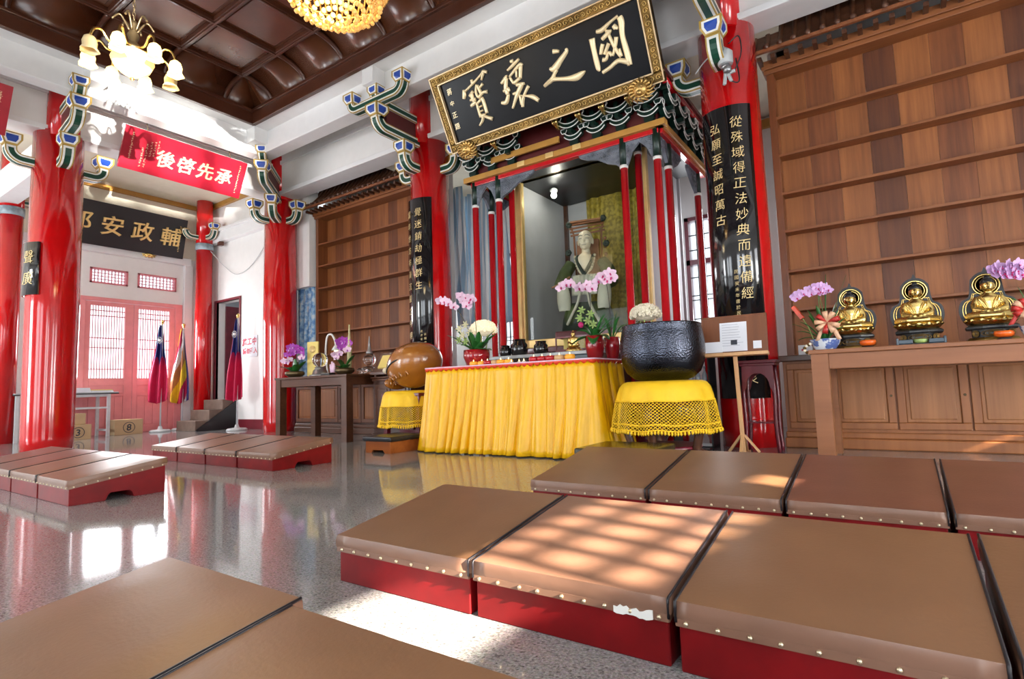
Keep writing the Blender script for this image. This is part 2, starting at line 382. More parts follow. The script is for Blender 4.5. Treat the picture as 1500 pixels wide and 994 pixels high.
BIG = [[[(2.317,0.676,0.0591),(2.311,0.567,0.0478),(2.312,0.38,0.0485),(2.324,0.328,0.0162)],[(2.386,0.722,0.0311),(2.453,0.717,0.0424),(2.563,0.758,0.0265),(2.659,0.784,0.0224)],[(2.673,0.77,0.0522),(2.681,0.714,0.0562),(2.662,0.584,0.0455),(2.672,0.41,0.0538),(2.675,0.275,0.0466)],[(2.353,0.302,0.0324),(2.452,0.326,0.0359),(2.552,0.36,0.0392),(2.635,0.328,0.0467),(2.689,0.294,0.0542)],[(2.588,0.714,0.0379),(2.61,0.676,0.0417),(2.609,0.664,0.0152)],[(2.43,0.628,0.0351),(2.491,0.653,0.0386),(2.537,0.671,0.0345),(2.554,0.667,0.0153)],[(2.488,0.693,0.0231),(2.541,0.672,0.0268)],[(2.516,0.644,0.0269),(2.542,0.533,0.031),(2.573,0.444,0.0311),(2.601,0.391,0.035)],[(2.601,0.391,0.0311),(2.601,0.473,0.0154)],[(2.592,0.597,0.0383),(2.559,0.512,0.031),(2.51,0.426,0.0196)],[(2.427,0.582,0.0352),(2.4,0.535,0.0355),(2.378,0.487,0.0278)],[(2.496,0.565,0.035),(2.455,0.516,0.0314),(2.421,0.473,0.0316)],[(2.386,0.428,0.0399),(2.426,0.423,0.0317),(2.473,0.478,0.0235),(2.503,0.433,0.0353)]],[[(1.824,0.711,0.0426),(1.869,0.699,0.0364),(1.901,0.685,0.0242)],[(1.987,0.685,0.0239),(1.987,0.655,0.036),(1.888,0.593,0.0549),(1.788,0.535,0.0682),(1.733,0.553,0.0249)],[(1.818,0.512,0.031),(1.771,0.478,0.0343),(1.727,0.436,0.0441),(1.606,0.393,0.0321)],[(1.607,0.396,0.0257),(1.683,0.419,0.0444),(1.754,0.425,0.0377),(1.905,0.382,0.0402),(2.031,0.359,0.0671),(2.107,0.374,0.0483),(2.156,0.385,0.012)]],[[(1.043,0.605,0.0266),(1.135,0.649,0.045),(1.15,0.652,0.015)],[(1.132,0.643,0.0375),(1.083,0.533,0.0456),(1.089,0.457,0.0382)],[(1.041,0.509,0.0268),(1.109,0.525,0.0341),(1.122,0.483,0.0228)],[(0.97,0.395,0.0311),(1.038,0.382,0.0464),(1.1,0.461,0.0305)],[(1.248,0.796,0.0292),(1.287,0.79,0.0364)],[(1.177,0.716,0.0223),(1.272,0.749,0.0329),(1.372,0.786,0.0216)],[(1.179,0.642,0.0224),(1.354,0.721,0.0327),(1.393,0.701,0.0253)],[(1.368,0.709,0.0399),(1.317,0.575,0.0332)],[(1.293,0.677,0.022),(1.272,0.604,0.0185)],[(1.181,0.634,0.0224),(1.212,0.551,0.0262)],[(1.213,0.554,0.0336),(1.316,0.583,0.0295)],[(1.24,0.524,0.0299),(1.309,0.512,0.0371),(1.358,0.508,0.0221)],[(1.318,0.51,0.0407),(1.264,0.461,0.0486),(1.194,0.394,0.0379),(1.104,0.286,0.0232)],[(1.164,0.441,0.0228),(1.227,0.436,0.0377)],[(1.402,0.464,0.0331),(1.325,0.398,0.0261),(1.269,0.326,0.034),(1.246,0.259,0.0305)],[(1.25,0.406,0.0188),(1.242,0.29,0.0304)],[(1.267,0.39,0.015),(1.341,0.363,0.0224),(1.42,0.328,0.0445),(1.485,0.264,0.037)]],[[(0.632,0.784,0.0249),(0.635,0.739,0.0417)],[(0.471,0.71,0.0213),(0.46,0.656,0.0471),(0.434,0.607,0.0344)],[(0.477,0.684,0.0213),(0.632,0.732,0.025),(0.797,0.798,0.0204),(0.835,0.817,0.0324),(0.888,0.792,0.0282)],[(0.833,0.81,0.0364),(0.777,0.733,0.0164)],[(0.534,0.609,0.034),(0.606,0.652,0.0295)],[(0.573,0.637,0.0381),(0.566,0.566,0.0383),(0.584,0.528,0.0341)],[(0.526,0.562,0.0256),(0.614,0.551,0.0339)],[(0.511,0.496,0.0344),(0.552,0.504,0.0428),(0.603,0.522,0.034)],[(0.687,0.707,0.0291),(0.643,0.624,0.0252),(0.659,0.554,0.0295)],[(0.693,0.696,0.0291),(0.714,0.585,0.0376)],[(0.78,0.688,0.0288),(0.715,0.657,0.0208)],[(0.659,0.554,0.0337),(0.748,0.591,0.0291),(0.812,0.579,0.0372)],[(0.607,0.504,0.0255),(0.604,0.414,0.0257),(0.606,0.322,0.0302)],[(0.614,0.494,0.0255),(0.696,0.526,0.0294)],[(0.702,0.54,0.0336),(0.715,0.479,0.0379),(0.715,0.34,0.034)],[(0.625,0.441,0.0171),(0.677,0.45,0.0186)],[(0.627,0.391,0.0188),(0.672,0.394,0.0187)],[(0.615,0.332,0.043),(0.69,0.331,0.0299)],[(0.643,0.32,0.03),(0.616,0.277,0.0302),(0.554,0.232,0.0175)],[(0.673,0.315,0.03),(0.772,0.253,0.0382)]]]
# ================================================================= SETTING
b = MB(); b.box(-13.6, 4.8, -4.2, 9.0, -.12, 0); struct('floor', b, M['granite'])
XW = -13.4
# left (aisle end) wall with the rose doors and two lattice lights
b = MB()
D0, D1 = 4.20, 6.07
b.box(XW-.2, XW, -4.2, D0-.06, 0, 5.4); b.box(XW-.2, XW, D1+.04, 6.8, 0, 5.4)
b.box(XW-.2, XW, D0-.06, D1+.04, 2.82, 3.11); b.box(XW-.2, XW, D0-.06, D1+.04, 3.43, 5.4)
b.box(XW-.2, XW, D0-.06, 4.32, 3.11, 3.43); b.box(XW-.2, XW, 5.0, 5.19, 3.11, 3.43); b.box(XW-.2, XW, 5.97, D1+.04, 3.11, 3.43)
struct('wall_left', b, M['wall'])
b = MB(); b.box(XW, XW+.12, 3.1, 6.25, 3.74, 3.90); struct('trim_1', b, M['trimwhite'], .01)
b = MB(); b.box(XW, XW+.10, 6.12, 6.3, 0, 3.74); struct('trim_2', b, M['trimwhite'], .01)
for i, (y0, y1) in enumerate(((4.32, 5.0), (5.19, 5.97))):
    w = thing('window_%d' % (i+1), ['left clerestory lattice light above the rose door', 'right clerestory lattice light above the rose door'][i], 'window', (XW, (y0+y1)/2, 3.11)); w['kind'] = 'structure'
    hw = (y1-y0)/2
    f = MB(); f.box(-.1, .03, -hw, hw, 0, .03); f.box(-.1, .03, -hw, hw, .29, .32); f.box(-.1, .03, -hw, -hw+.035, 0, .32); f.box(-.1, .03, hw-.035, hw, 0, .32)
    f.obj('window_frame', M['pinkdark'], w)
    for k in range(1, 10):
        g = MB(); y = -hw+.035+(2*hw-.07)*k/10; g.box(-.05, -.02, y-.006, y+.006, .03, .29); g.obj('lattice_bar', M['pinkdark'], w)
    for k in range(1, 4):
        g = MB(); z = .03+.26*k/4; g.box(-.05, -.022, -hw+.03, hw-.03, z-.006, z+.006); g.obj('lattice_bar', M['pinkdark'], w)
    g = MB(); g.box(-.075, -.07, -hw+.03, hw-.03, .03, .29); g.obj('pane', M['pane'], w)
# rose double door
d = thing('door_1', 'rose pink double door with barred glass lights', 'door', (XW, 0, 0)); d['kind'] = 'structure'
f = MB(); f.box(-.12, .04, D0-.06, D0+.06, 0, 2.74); f.box(-.12, .04, D1-.10, D1+.04, 0, 2.74); f.box(-.12, .04, D0-.06, D1+.04, 2.74, 2.82); f.obj('door_frame', M['pink'], d, bevel=.006)
def door_leaf(y0, y1, g0, g1):
    lf = MB(); lf.box(-.06, 0, y0, g0, .0, 2.73); lf.box(-.06, 0, g1, y1, .0, 2.73); lf.box(-.06, 0, g0, g1, 2.65, 2.73); lf.box(-.06, 0, g0, g1, 1.0, 1.15)
    lf.box(-.06, -.02, g0, g1, .0, 1.0); lf.box(-.02, 0, g0, g1, .0, .14); lf.box(-.02, 0, g0, g1, .78, .84)
    lo = lf.obj('door_leaf', M['pink'], d, bevel=.004)
    for k in range(1, 13):
        y = g0+(g1-g0)*k/13; q = MB(); q.box(-.035, -.02, y-.006, y+.006, 1.15, 2.65); q.obj('lattice_bar', M['pinkdark'], lo)
    for z in (1.34, 1.78, 1.98, 2.44, 2.55):
        q = MB(); q.box(-.04, -.015, g0, g1, z-.009, z+.009); q.obj('lattice_bar', M['pinkdark'], lo)
    q = MB(); q.box(-.056, -.050, g0, g1, 1.15, 2.65); q.obj('pane', M['pane'], lo)
    for k in range(4):
        yy = g0+(g1-g0)*(k+.5)/4; q = MB(); q.box(-.022, -.008, yy-(g1-g0)/8+.008, yy+(g1-g0)/8-.008, .16, .76); q.obj('door_panel', M['pink'], lo, bevel=.004)
door_leaf(D0+.06, 5.135, 4.36, 4.98); door_leaf(5.145, D1-.10, 5.235, 5.86)

# aisle end wall with a doorway, passage wall, corridor behind
b = MB(); Y0, Y1 = 6.6, 6.8
b.box(XW, -12.8, Y0, Y1, 0, 5.4); b.box(-12.8, -11.8, Y0, Y1, 2.85, 5.4); b.box(-12.8, -11.8, Y0, Y1, 0, .64); b.box(-11.8, -9.9, Y0, Y1, 0, 5.4); b.box(-9.9, -9.32, Y0, Y1, 2.80, 5.9)
struct('wall_back', b, M['wall'])
b = MB(); b.box(-13.4, -9.2, 7.9, 8.0, 0, 4.6); b.box(-13.4, -13.3, 6.8, 7.9, 0, 4.6); struct('wall_back.001', b, M['greywall'])
b = MB(); b.box(-13.3, -11.2, 6.8, 7.9, .5, .64); struct('floor.001', b, M['concrete'])
b = MB(); b.box(XW, XW+.03, D1+.05, 6.6, 0, .20); struct('baseboard_left', b, M['maroon'])
b = MB(); b.box(-11.78, -9.95, Y0-.03, Y0, 0, .20); struct('baseboard_back', b, M['maroon'])
b = MB(); b.box(-12.86, -12.8, Y0-.03, Y0+.05, .64, 2.85); b.box(-11.8, -11.76, Y0-.03, Y0+.05, .64, 2.85); b.box(-12.86, -11.76, Y0-.03, Y0+.05, 2.85, 2.90); struct('trim_3', b, M['maroon'])
# beams in the aisle
b = MB(); b.box(XW, -9.7, 6.46, 6.6, 4.22, 4.46); b.box(XW, -9.7, 6.42, 6.6, 4.46, 4.52); struct('trim_4', b, M['trimwhite'], .01)
b = MB(); b.box(XW, -10.05, 2.70, 3.0, 4.25, 4.75); struct('trim_5', b, M['trimwhite'], .01)
b = MB(); b.box(XW-.2, -9.75, -4.2, 6.8, 5.2, 5.4); struct('ceiling.001', b, M['cream'])
b = MB(); b.box(XW, XW+.07, 3.0, 6.6, 5.10, 5.2); b.box(XW, -9.9, 6.53, 6.6, 5.10, 5.2); struct('trim_6', b, M['orangetrim'])
b = MB(); b.box(XW, XW+.02, 3.0, 6.6, 3.9, 5.1); struct('trim_7', b, M['cream'])
# lintel walls above the column lines
b = MB(); b.box(-9.9, 4.8, 6.18, 6.48, 4.62, 5.9); struct('wall_back.002', b, M['wall'])
b = MB(); b.box(-9.9, 4.8, 6.12, 6.5, 4.56, 4.64); b.box(-9.9, 4.8, 6.15, 6.2, 5.18, 5.26); struct('trim_8', b, M['trimwhite'], .008)
b = MB(); b.box(-10.05, -9.75, -4.2, 6.2, 4.62, 5.9); struct('wall_left.001', b, M['wall'])
b = MB(); b.box(-10.08, -9.70, -4.2, 6.2, 4.56, 4.64); b.box(-9.76, -9.72, -4.2, 6.2, 5.12, 5.2); struct('trim_9', b, M['trimwhite'], .008)
# inner ring beam under the coffered ceiling
CX0, CX1, CY0, CY1 = -8.70, 1.46, .40, 5.07
def ring(o0, o1, z0, z1):
    q = MB()
    q.box(CX0-o1, CX1+o1, CY1+o0, CY1+o1, z0, z1); q.box(CX0-o1, CX1+o1, CY0-o1, CY0-o0, z0, z1)
    q.box(CX0-o1, CX0-o0, CY0-o0, CY1+o0, z0, z1); q.box(CX1+o0, CX1+o1, CY0-o0, CY1+o0, z0, z1); return q
struct('trim_10', ring(.27, .53, 4.93, 5.32), M['trimwhite'], .012)
struct('trim_11', ring(0, .6, 5.30, 5.40), M['trimwhite'])
struct('ceiling.002', ring(.5, 4.5, 5.38, 5.5), M['wall'])
for x, y in ((-5.87, CY1), (-1.305, CY1)):
    q = MB(); q.box(x-.11, x+.11, y+.03, y+.28, 5.06, 5.32); struct('trim_12', q, M['trimwhite'], .008)
q = MB(); q.box(CX0-.28, CX0-.03, 2.74, 2.96, 5.06, 5.32); struct('trim_12', q, M['trimwhite'], .008)
q = MB(); q.box(CX0-.28, CX0-.03, CY1+.03, CY1+.28, 5.06, 5.32); struct('trim_12', q, M['trimwhite'], .008)
# coffered ceiling: border, cove panels, flat panels, ribs
ZB, ZR, ZC = 5.28, 5.52, 5.77
b = MB()
for (x0, x1, y0, y1) in ((CX0, CX1, CY1-.05, CY1+.02), (CX0, CX1, CY0-.02, CY0+.05), (CX0-.02, CX0+.05, CY0, CY1), (CX1-.05, CX1+.02, CY0, CY1)): b.box(x0, x1, y0, y1, ZB, ZR)
b.box(CX0, CX1, CY1-.09, CY1, ZR-.05, ZR); b.box(CX0, CX0+.09, CY0, CY1, ZR-.05, ZR)
struct('trim_13', b, M['ceilrib'], .008)
SP = .905
ceil = thing('ceiling', 'brown coffered ceiling with curved border panels', 'ceiling', (0, 0, 0)); ceil['kind'] = 'structure'
GX = [-8.15+SP*k for k in range(11)]; GY = [4.56-SP*k for k in range(5)]
GX0, GX1, GY0, GY1 = GX[0], CX1-.55, GY[-1], GY[0]
GX = [x for x in GX if x < GX1-.1]+[GX1]
for i in range(len(GX)-1):
    for j in range(len(GY)-1):
        q = MB(); q.box(GX[i], GX[i+1], GY[j+1], GY[j], ZC+.03, ZC+.06); q.box(GX[i]+.09, GX[i+1]-.09, GY[j+1]+.09, GY[j]-.09, ZC+.018, ZC+.03); q.obj('coffer_panel', M['ceil'], ceil, bevel=.006)
def arc(t): return sin(t*PI/2), 1-cos(t*PI/2)
NA = 10
def cove(p_edge, p_in):
    rows = []
    for k in range(NA+1):
        s, h = arc(k/NA)
        rows.append((1-cos(k/NA*PI/2), sin(k/NA*PI/2)))
    return rows
prof = cove(None, None)   # (inward fraction, rise fraction)
def covepanel(a_edge, b_edge, a_in, b_in):
    q = MB(); rows = []
    for fi, fz in prof:
        z = ZR+(ZC+.03-ZR)*fz; rows.append([(a_edge[0]+(a_in[0]-a_edge[0])*fi, a_edge[1]+(a_in[1]-a_edge[1])*fi, z), (b_edge[0]+(b_in[0]-b_edge[0])*fi, b_edge[1]+(b_in[1]-b_edge[1])*fi, z)])
    q.grid(rows); o = q.obj('cove_panel', M['ceil'], ceil, solid=.02); return o
def coverib(e, i):
    q = MB(); P = []
    for fi, fz in prof: P.append((e[0]+(i[0]-e[0])*fi, e[1]+(i[1]-e[1])*fi, ZR+(ZC-ZR)*fz-.005))
    q.tube(P, .036, 6); q.obj('cove_rib', M['ceilrib'], ceil)
for ye, yi in ((CY1, GY1), (CY0, GY0)):
    xs = [CX0]+GX+[CX1]; xi = [GX0]+GX+[GX1]
    for k in range(len(xs)-1): covepanel((xs[k], ye), (xs[k+1], ye), (xi[k], yi), (xi[k+1], yi))
    for x in GX: coverib((x, ye), (x, yi))
for xe, xi in ((CX0, GX0), (CX1, GX1)):
    ys = [CY1]+GY+[CY0]; yi = [GY1]+GY+[GY0]
    for k in range(len(ys)-1): covepanel((xe, ys[k]), (xe, ys[k+1]), (xi, yi[k]), (xi, yi[k+1]))
    for y in GY: coverib((xe, y), (xi, y))
for x in GX:
    q = MB(); q.box(x-.04, x+.04, GY0, GY1, ZC-.03, ZC+.03); q.box(x-.018, x+.018, GY0, GY1, ZC-.045, ZC-.03); q.obj('ceiling_rib', M['ceilrib'], ceil, bevel=.006)
for y in GY:
    q = MB(); q.box(GX0, GX1, y-.04, y+.04, ZC-.032, ZC+.03); q.box(GX0, GX1, y-.018, y+.018, ZC-.046, ZC-.032); q.obj('ceiling_rib', M['ceilrib'], ceil, bevel=.006)
b = MB(); b.box(CX0-.5, CX1+.5, CY0-.5, CY1+.5, 5.95, 6.0); struct('ceiling.003', b, M['ceil'])
b = MB(); b.box(-9.95, 4.8, 6.4, 7.3, 5.3, 5.4); b.box(-9.95, -9.3, 6.5, 7.3, 5.3, 5.9); struct('ceiling.005', b, M['wall'])
# sanctum behind the altar
b = MB(); 
for z0, z1 in ((0, 1.35), (3.3, 4.7)): b.box(-7.1, -.8, 8.8, 9.0, z0, z1)
b.box(-7.1, -6.35, 8.8, 9.0, 1.35, 3.3); b.box(-5.85, -2.62, 8.8, 9.0, 1.35, 3.3); b.box(-2.05, -.8, 8.8, 9.0, 1.35, 3.3)
struct('wall_back.003', b, M['wall'])
b = MB(); b.box(-7.1, -7.0, 7.1, 8.8, 0, 4.7); b.box(-.9, -.8, 7.1, 8.8, 0, 4.7); struct('wall_back.004', b, M['wall'])
b = MB(); b.box(-9.5, -6.1, 7.1, 7.2, 0, 5.9); b.box(-1.0, 4.8, 7.1, 7.2, 0, 5.9); struct('wall_back.005', b, M['wall'])
b = MB(); b.box(-7.1, -.8, 6.48, 9.0, 4.6, 4.72); struct('ceiling.004', b, M['cream'])
b = MB(); b.box(-6.2, -5.0, 6.5, 6.58, 4.30, 4.40); b.box(-7.0, -.9, 8.72, 8.8, 4.42, 4.54); struct('trim_14', b, M['orangetrim'])
for i, (x0, x1) in enumerate(((-6.35, -5.85), (-2.62, -2.05))):
    w = thing('window_%d' % (i+3), ['tall red lattice window behind the left shrine posts', 'tall red lattice window behind the right shrine posts'][i], 'window', ((x0+x1)/2, 8.8, 1.35)); w['kind'] = 'structure'
    hw = (x1-x0)/2; f = MB()
    f.box(-hw, hw, -.03, .15, 0, .06); f.box(-hw, hw, -.03, .15, 1.89, 1.95); f.box(-hw, -hw+.06, -.03, .15, 0, 1.95); f.box(hw-.06, hw, -.03, .15, 0, 1.95); f.box(-hw, hw, -.03, .15, 1.18, 1.26)
    f.obj('window_frame', M['darkred'], w)
    for k in range(1, 4):
        g = MB(); x = -hw+.06+(2*hw-.12)*k/4; g.box(x-.007, x+.007, 0, .03, .06, 1.89); g.obj('lattice_bar', M['blackmat'], w)
    for z in (.25, .32, .62, .69, .98, 1.42, 1.66):
        g = MB(); g.box(-hw+.06, hw-.06, 0, .03, z-.007, z+.007); g.obj('lattice_bar', M['blackmat'], w)
    g = MB(); g.box(-hw+.05, hw-.05, .06, .066, .06, 1.89); g.obj('pane', M['pane'], w)
# front and right walls (behind the viewer): frosted doors, plus openings cut to aim the low sun
def holed(q, y0, y1, x0, x1, z0, z1, holes, swap=False):
    # wall slab between x0..x1 with rectangular holes (xa, xb, za, zb) sorted along x
    put = (lambda xa, xb, za, zb: q.box(y0, y1, xa, xb, za, zb)) if swap else (lambda xa, xb, za, zb: q.box(xa, xb, y0, y1, za, zb))
    xs = sorted({x0, x1, *[h[0] for h in holes], *[h[1] for h in holes]})
    for xa, xb in zip(xs, xs[1:]):
        hs = sorted([h for h in holes if h[0] <= xa and h[1] >= xb], key=lambda h: h[2]); z = z0
        for h in hs: put(xa, xb, z, h[2]); z = h[3]
        put(xa, xb, z, z1)
FD = [(dx-.8, dx+.8, 0.02, 3.3) for dx in (-11.7, -7.6, -5.6, -.4, 2.6)]
b = MB(); holed(b, -4.2, -4.0, -13.6, 4.8, 0, 5.4, FD); struct('wall_front', b, M['wall'])
for k, h in enumerate(FD):
    q = MB(); q.box(h[0], h[1], -4.12, -4.10, h[2], h[3]); struct('door_%d' % (k+3), q, M['frost'])
RD = [(-.1, 1.3, .02, 2.2), (2.7, 4.1, .02, 2.2)]
SUN_SLOTS = [(.36, 1.31, 2.45, 2.77), (1.43, 1.50, 2.31, 2.43), (2.19, 2.34, 2.42, 2.58), (5.684, 5.75, 1.82, 1.95), (5.757, 5.82, 1.79, 1.84), (5.757, 5.82, 1.90, 1.95)]  # unseen openings, sized to land the sun patches
b = MB(); holed(b, 4.6, 4.8, -4.2, 7.2, 0, 5.9, RD+SUN_SLOTS+[(-1.47, -.84, 1.43, 1.73)], True); struct('wall_right', b, M['wall'])
for k, h in enumerate(RD):
    q = MB(); q.box(4.70, 4.72, h[0], h[1], h[2], h[3]); struct('door_%d' % (k+8), q, M['frost'])
b = MB()
for y in (-1.26, -1.05): b.box(4.68, 4.70, y-.016, y+.016, 1.43, 1.73)
b.box(4.68, 4.70, -1.47, -.84, 1.565, 1.585); struct('window_6', b, M['darkred'])  # unseen bars added to break up the spot's patch
b = MB()
for k in range(3, 8): y = .36+.95*k/8; b.box(4.69, 4.71, y-.020, y+.020, 2.45, 2.77)
for z in (2.555, 2.665): b.box(4.69, 4.71, .70, 1.31, z-.016, z+.016)
struct('window_5', b, M['darkred'])

# ================================================================= COLUMNS AND PAINTED BRACKETS
PM = [M['outline'], M['white'], M['green'], M['blue'], M['browndark']]
FR = (0, .10, .26, .74, .90, 1); MI = (0, 1, 2, 1, 0)
def psweep(mb, pts, side, w, h):
    # rectangular section swept along pts; every long face carries ochre / white / green / white / ochre bands
    pts = [Vector(p) for p in pts]; side = Vector(side).normalized(); n = len(pts)
    base = len(mb.v); rings = []
    for i, p in enumerate(pts):
        d = (pts[min(i+1, n-1)]-pts[max(i-1, 0)]).normalized(); nn = side.cross(d).normalized()
        c = [p-side*w/2-nn*h/2, p+side*w/2-nn*h/2, p+side*w/2+nn*h/2, p-side*w/2+nn*h/2]; r = []
        for e in range(4):
            a, b2 = c[e], c[(e+1) % 4]
            for t in FR[:-1]: r.append(a+(b2-a)*t)
        rings.append(r)
    vs = [v for r in rings for v in r]; fs = []; mi = []; N = 20
    for i in range(n-1):
        for k in range(N):
            fs.append((i*N+k, i*N+(k+1) % N, (i+1)*N+(k+1) % N, (i+1)*N+k)); mm = MI[k % 5]
            if i in (0, n-2): mm = 0
            elif i in (1, n-3) and mm == 2: mm = 1
            mi.append(mm)
    fs += [tuple(reversed(range(N))), tuple((n-1)*N+k for k in range(N))]; mi += [0, 0]
    mb.add(vs, fs, mi)
def densify(pts, e=.018, e2=.03):
    # short end pieces so that the ochre and white bands close at both ends
    p = [Vector(q) for q in pts]; d0 = (p[1]-p[0]).normalized(); d1 = (p[-2]-p[-1]).normalized()
    return [p[0], p[0]+d0*e, p[0]+d0*(e+e2)]+p[1:-1]+[p[-1]+d1*(e+e2), p[-1]+d1*e, p[-1]]
def pblock(mb, c, dirv, wb, wt, h):
    # inverted truncated pyramid (cap block) with blue fields in white and ochre borders
    c = Vector(c); d = Vector(dirv).to_3d().normalized(); s = Vector((-d.y, d.x, 0)); z = Vector((0, 0, 1))
    zb = .45
    def q(r, zz): return [c+d*r*i+s*r*j+z*zz for i, j in ((-1, -1), (1, -1), (1, 1), (-1, 1))]
    lo, md, hi = q(wb/2, 0), q(wt/2, h*zb), q(wt/2, h)
    for k in range(4):
        a, b2 = k, (k+1) % 4
        out6 = [lo[a], lo[b2], md[b2], hi[b2], hi[a], md[a]]
        ce = sum(out6, Vector((0, 0, 0)))/6
        def ins(f): return [ce+(v-ce)*f for v in out6]
        L0, L1, L2 = out6, ins(.80), ins(.58); vs = L0+L1+L2; fs = []; mi = []
        for t in range(6):
            fs.append((t, (t+1) % 6, 6+(t+1) % 6, 6+t)); mi.append(0); fs.append((6+t, 6+(t+1) % 6, 12+(t+1) % 6, 12+t)); mi.append(1)
        fs.append(tuple(12+t for t in range(6))); mi.append(3); mb.add(vs, fs, mi)
    mb.add(lo+hi, [(3, 2, 1, 0), (4, 5, 6, 7)], 0)
def larm(mb, o, d, s0, s1, z, rise, w=.15, h=.13):
    # horizontal arm that curves up at its outer end
    o = Vector(o); d = Vector(d).to_3d().normalized(); side = Vector((-d.y, d.x, 0)); r = .13
    P = [o+d*s0+Vector((0, 0, z)), o+d*(s1-r)*.999+Vector((0, 0, z))]
    for k in range(1, 7):
        t = k/6*PI/2; P.append(o+d*(s1-r+r*sin(t))+Vector((0, 0, z+r*(1-cos(t)))))
    P.append(o+d*s1+Vector((0, 0, z+rise)))
    psweep(mb, densify(P), side, w, h)
def uarm(mb, c, s, half, z, rise, w=.13, h=.12):
    c = Vector(c); s = Vector(s).normalized(); side = Vector((-s.y, s.x, 0)); r = .12; P = []
    P.append(c-s*half+Vector((0, 0, z+rise)))
    for k in range(0, 7):
        t = PI/2-k/6*PI/2; P.append(c-s*(half-r+r*sin(t))+Vector((0, 0, z+r*(1-cos(t)))))
    for k in range(0, 7):
        t = k/6*PI/2; P.append(c+s*(half-r+r*sin(t))+Vector((0, 0, z+r*(1-cos(t)))))
    P.append(c+s*half+Vector((0, 0, z+rise)))
    psweep(mb, densify(P), side, w, h)
def bracket_set(root, d, k=1.0, lateral=True, tier3=True):
    d = Vector((d[0], d[1], 0)).normalized(); s = Vector((-d.y, d.x, 0)); O = Vector((0, 0, 0))
    s1, s2 = .55*k, 1.08*k
    def ob(f, name='bracket_arm'):
        q = MB(); f(q); q.obj(name, PM, root)
    ob(lambda q: larm(q, O, d, .2, s1, 4.09, .18)); ob(lambda q: pblock(q, d*s1+Vector((0, 0, 4.27)), d, .15, .23, .16), 'bracket_block')
    ob(lambda q: larm(q, O, d, .15, s2, 4.49, .15)); ob(lambda q: pblock(q, d*s2+Vector((0, 0, 4.63)), d, .15, .24, .16), 'bracket_block')
    ob(lambda q: larm(q, O, d, .15, s2+.02, 4.85, .08, .14, .12))
    f = MB(); f.bar(d*.15+Vector((0, 0, 4.67)), d*(s2-.14)+Vector((0, 0, 4.67)), .09, .26); f.obj('filler_board', M['browndark'], root)
    ob(lambda q: pblock(q, d*s2+Vector((0, 0, 4.93)), d, .13, .20, .14), 'bracket_block')
    if lateral:
        ob(lambda q: uarm(q, d*s2, s, .52, 4.85, .12))
        for e in (-.52, .52): ob(lambda q: pblock(q, d*s2+s*e+Vector((0, 0, 4.96)), d, .14, .21, .15), 'bracket_block')
def side_arm(root, d):
    d = Vector((d[0], d[1], 0)).normalized()
    q = MB(); larm(q, (0, 0, 0), d, .2, .55, 4.09, .18); q.obj('bracket_arm', PM, root)
    q = MB(); pblock(q, d*.55+Vector((0, 0, 4.27)), d, .15, .23, .16); q.obj('bracket_block', PM, root)
def column(x, y, label, r=.30, up=(0, -1)):
    t = thing('column', label, 'column', (x, y, 0))
    q = MB(); q.lathe([(r, 0), (r, .2), (r+.012, 2.0), (r, 4.58)], 40); q.obj('shaft', M['red'], t)
    q = MB(); q.lathe([(.20, 4.5), (.20, 5.36)], 28, (up[0]*.15, up[1]*.15, 0)); q.obj('upper_shaft', M['red'], t)
    return t
c1 = column(-9.9, 2.76, 'red lacquered column nearest the left edge, with a short black board on its side', up=(1, 0))
bracket_set(c1, (1, -.1), 1.0, False); side_arm(c1, (0, 1)); side_arm(c1, (0, -1))
c2 = column(-9.9, 6.35, 'red lacquered column in the corner beside the left bookcase', up=(.7, -.7))
bracket_set(c2, (1, -1), 1.30, False); side_arm(c2, (1, 0)); side_arm(c2, (0, -1))
c3 = column(-5.86, 6.35, 'red lacquered column left of the shrine, behind the wooden fish')
bracket_set(c3, (0, -1)); side_arm(c3, (1, 0)); side_arm(c3, (-1, 0))
c4 = column(-1.305, 6.35, 'red lacquered column right of the shrine, behind the easel')
bracket_set(c4, (0, -1)); side_arm(c4, (-1, 0))
def small_column(x, y, label):
    t = thing('column', label, 'column', (x, y, 0)); r = .175
    q = MB(); q.lathe([(r, 0), (r, 4.05)], 28); q.obj('shaft', M['red'], t)
    q = MB(); q.lathe([(r+.012, 4.05), (r+.012, 4.2)], 28); q.obj('painted_band', M['bandpaint'], t)
    q = MB(); q.lathe([(r, 4.2), (r, 5.2)], 28); q.obj('upper_shaft', M['red'], t)
    q = MB(); larm(q, (0, 0, 0), (1, 0), .1, .42, 4.33, .16, .12, .1); q.obj('bracket_arm', PM, t)
    q = MB(); pblock(q, (.42, 0, 4.49), (1, 0), .12, .18, .13); q.obj('bracket_block', PM, t)
    q = MB(); larm(q, (0, 0, 0), (0, -1 if y > 5 else 1), .1, .42, 4.33, .16, .12, .1); q.obj('bracket_arm', PM, t)
    return t
small_column(-12.9, 6.35, 'slim red column at the far corner, beside the dark steps')
small_column(-12.9, 2.95, 'slim red column cut by the left picture edge')
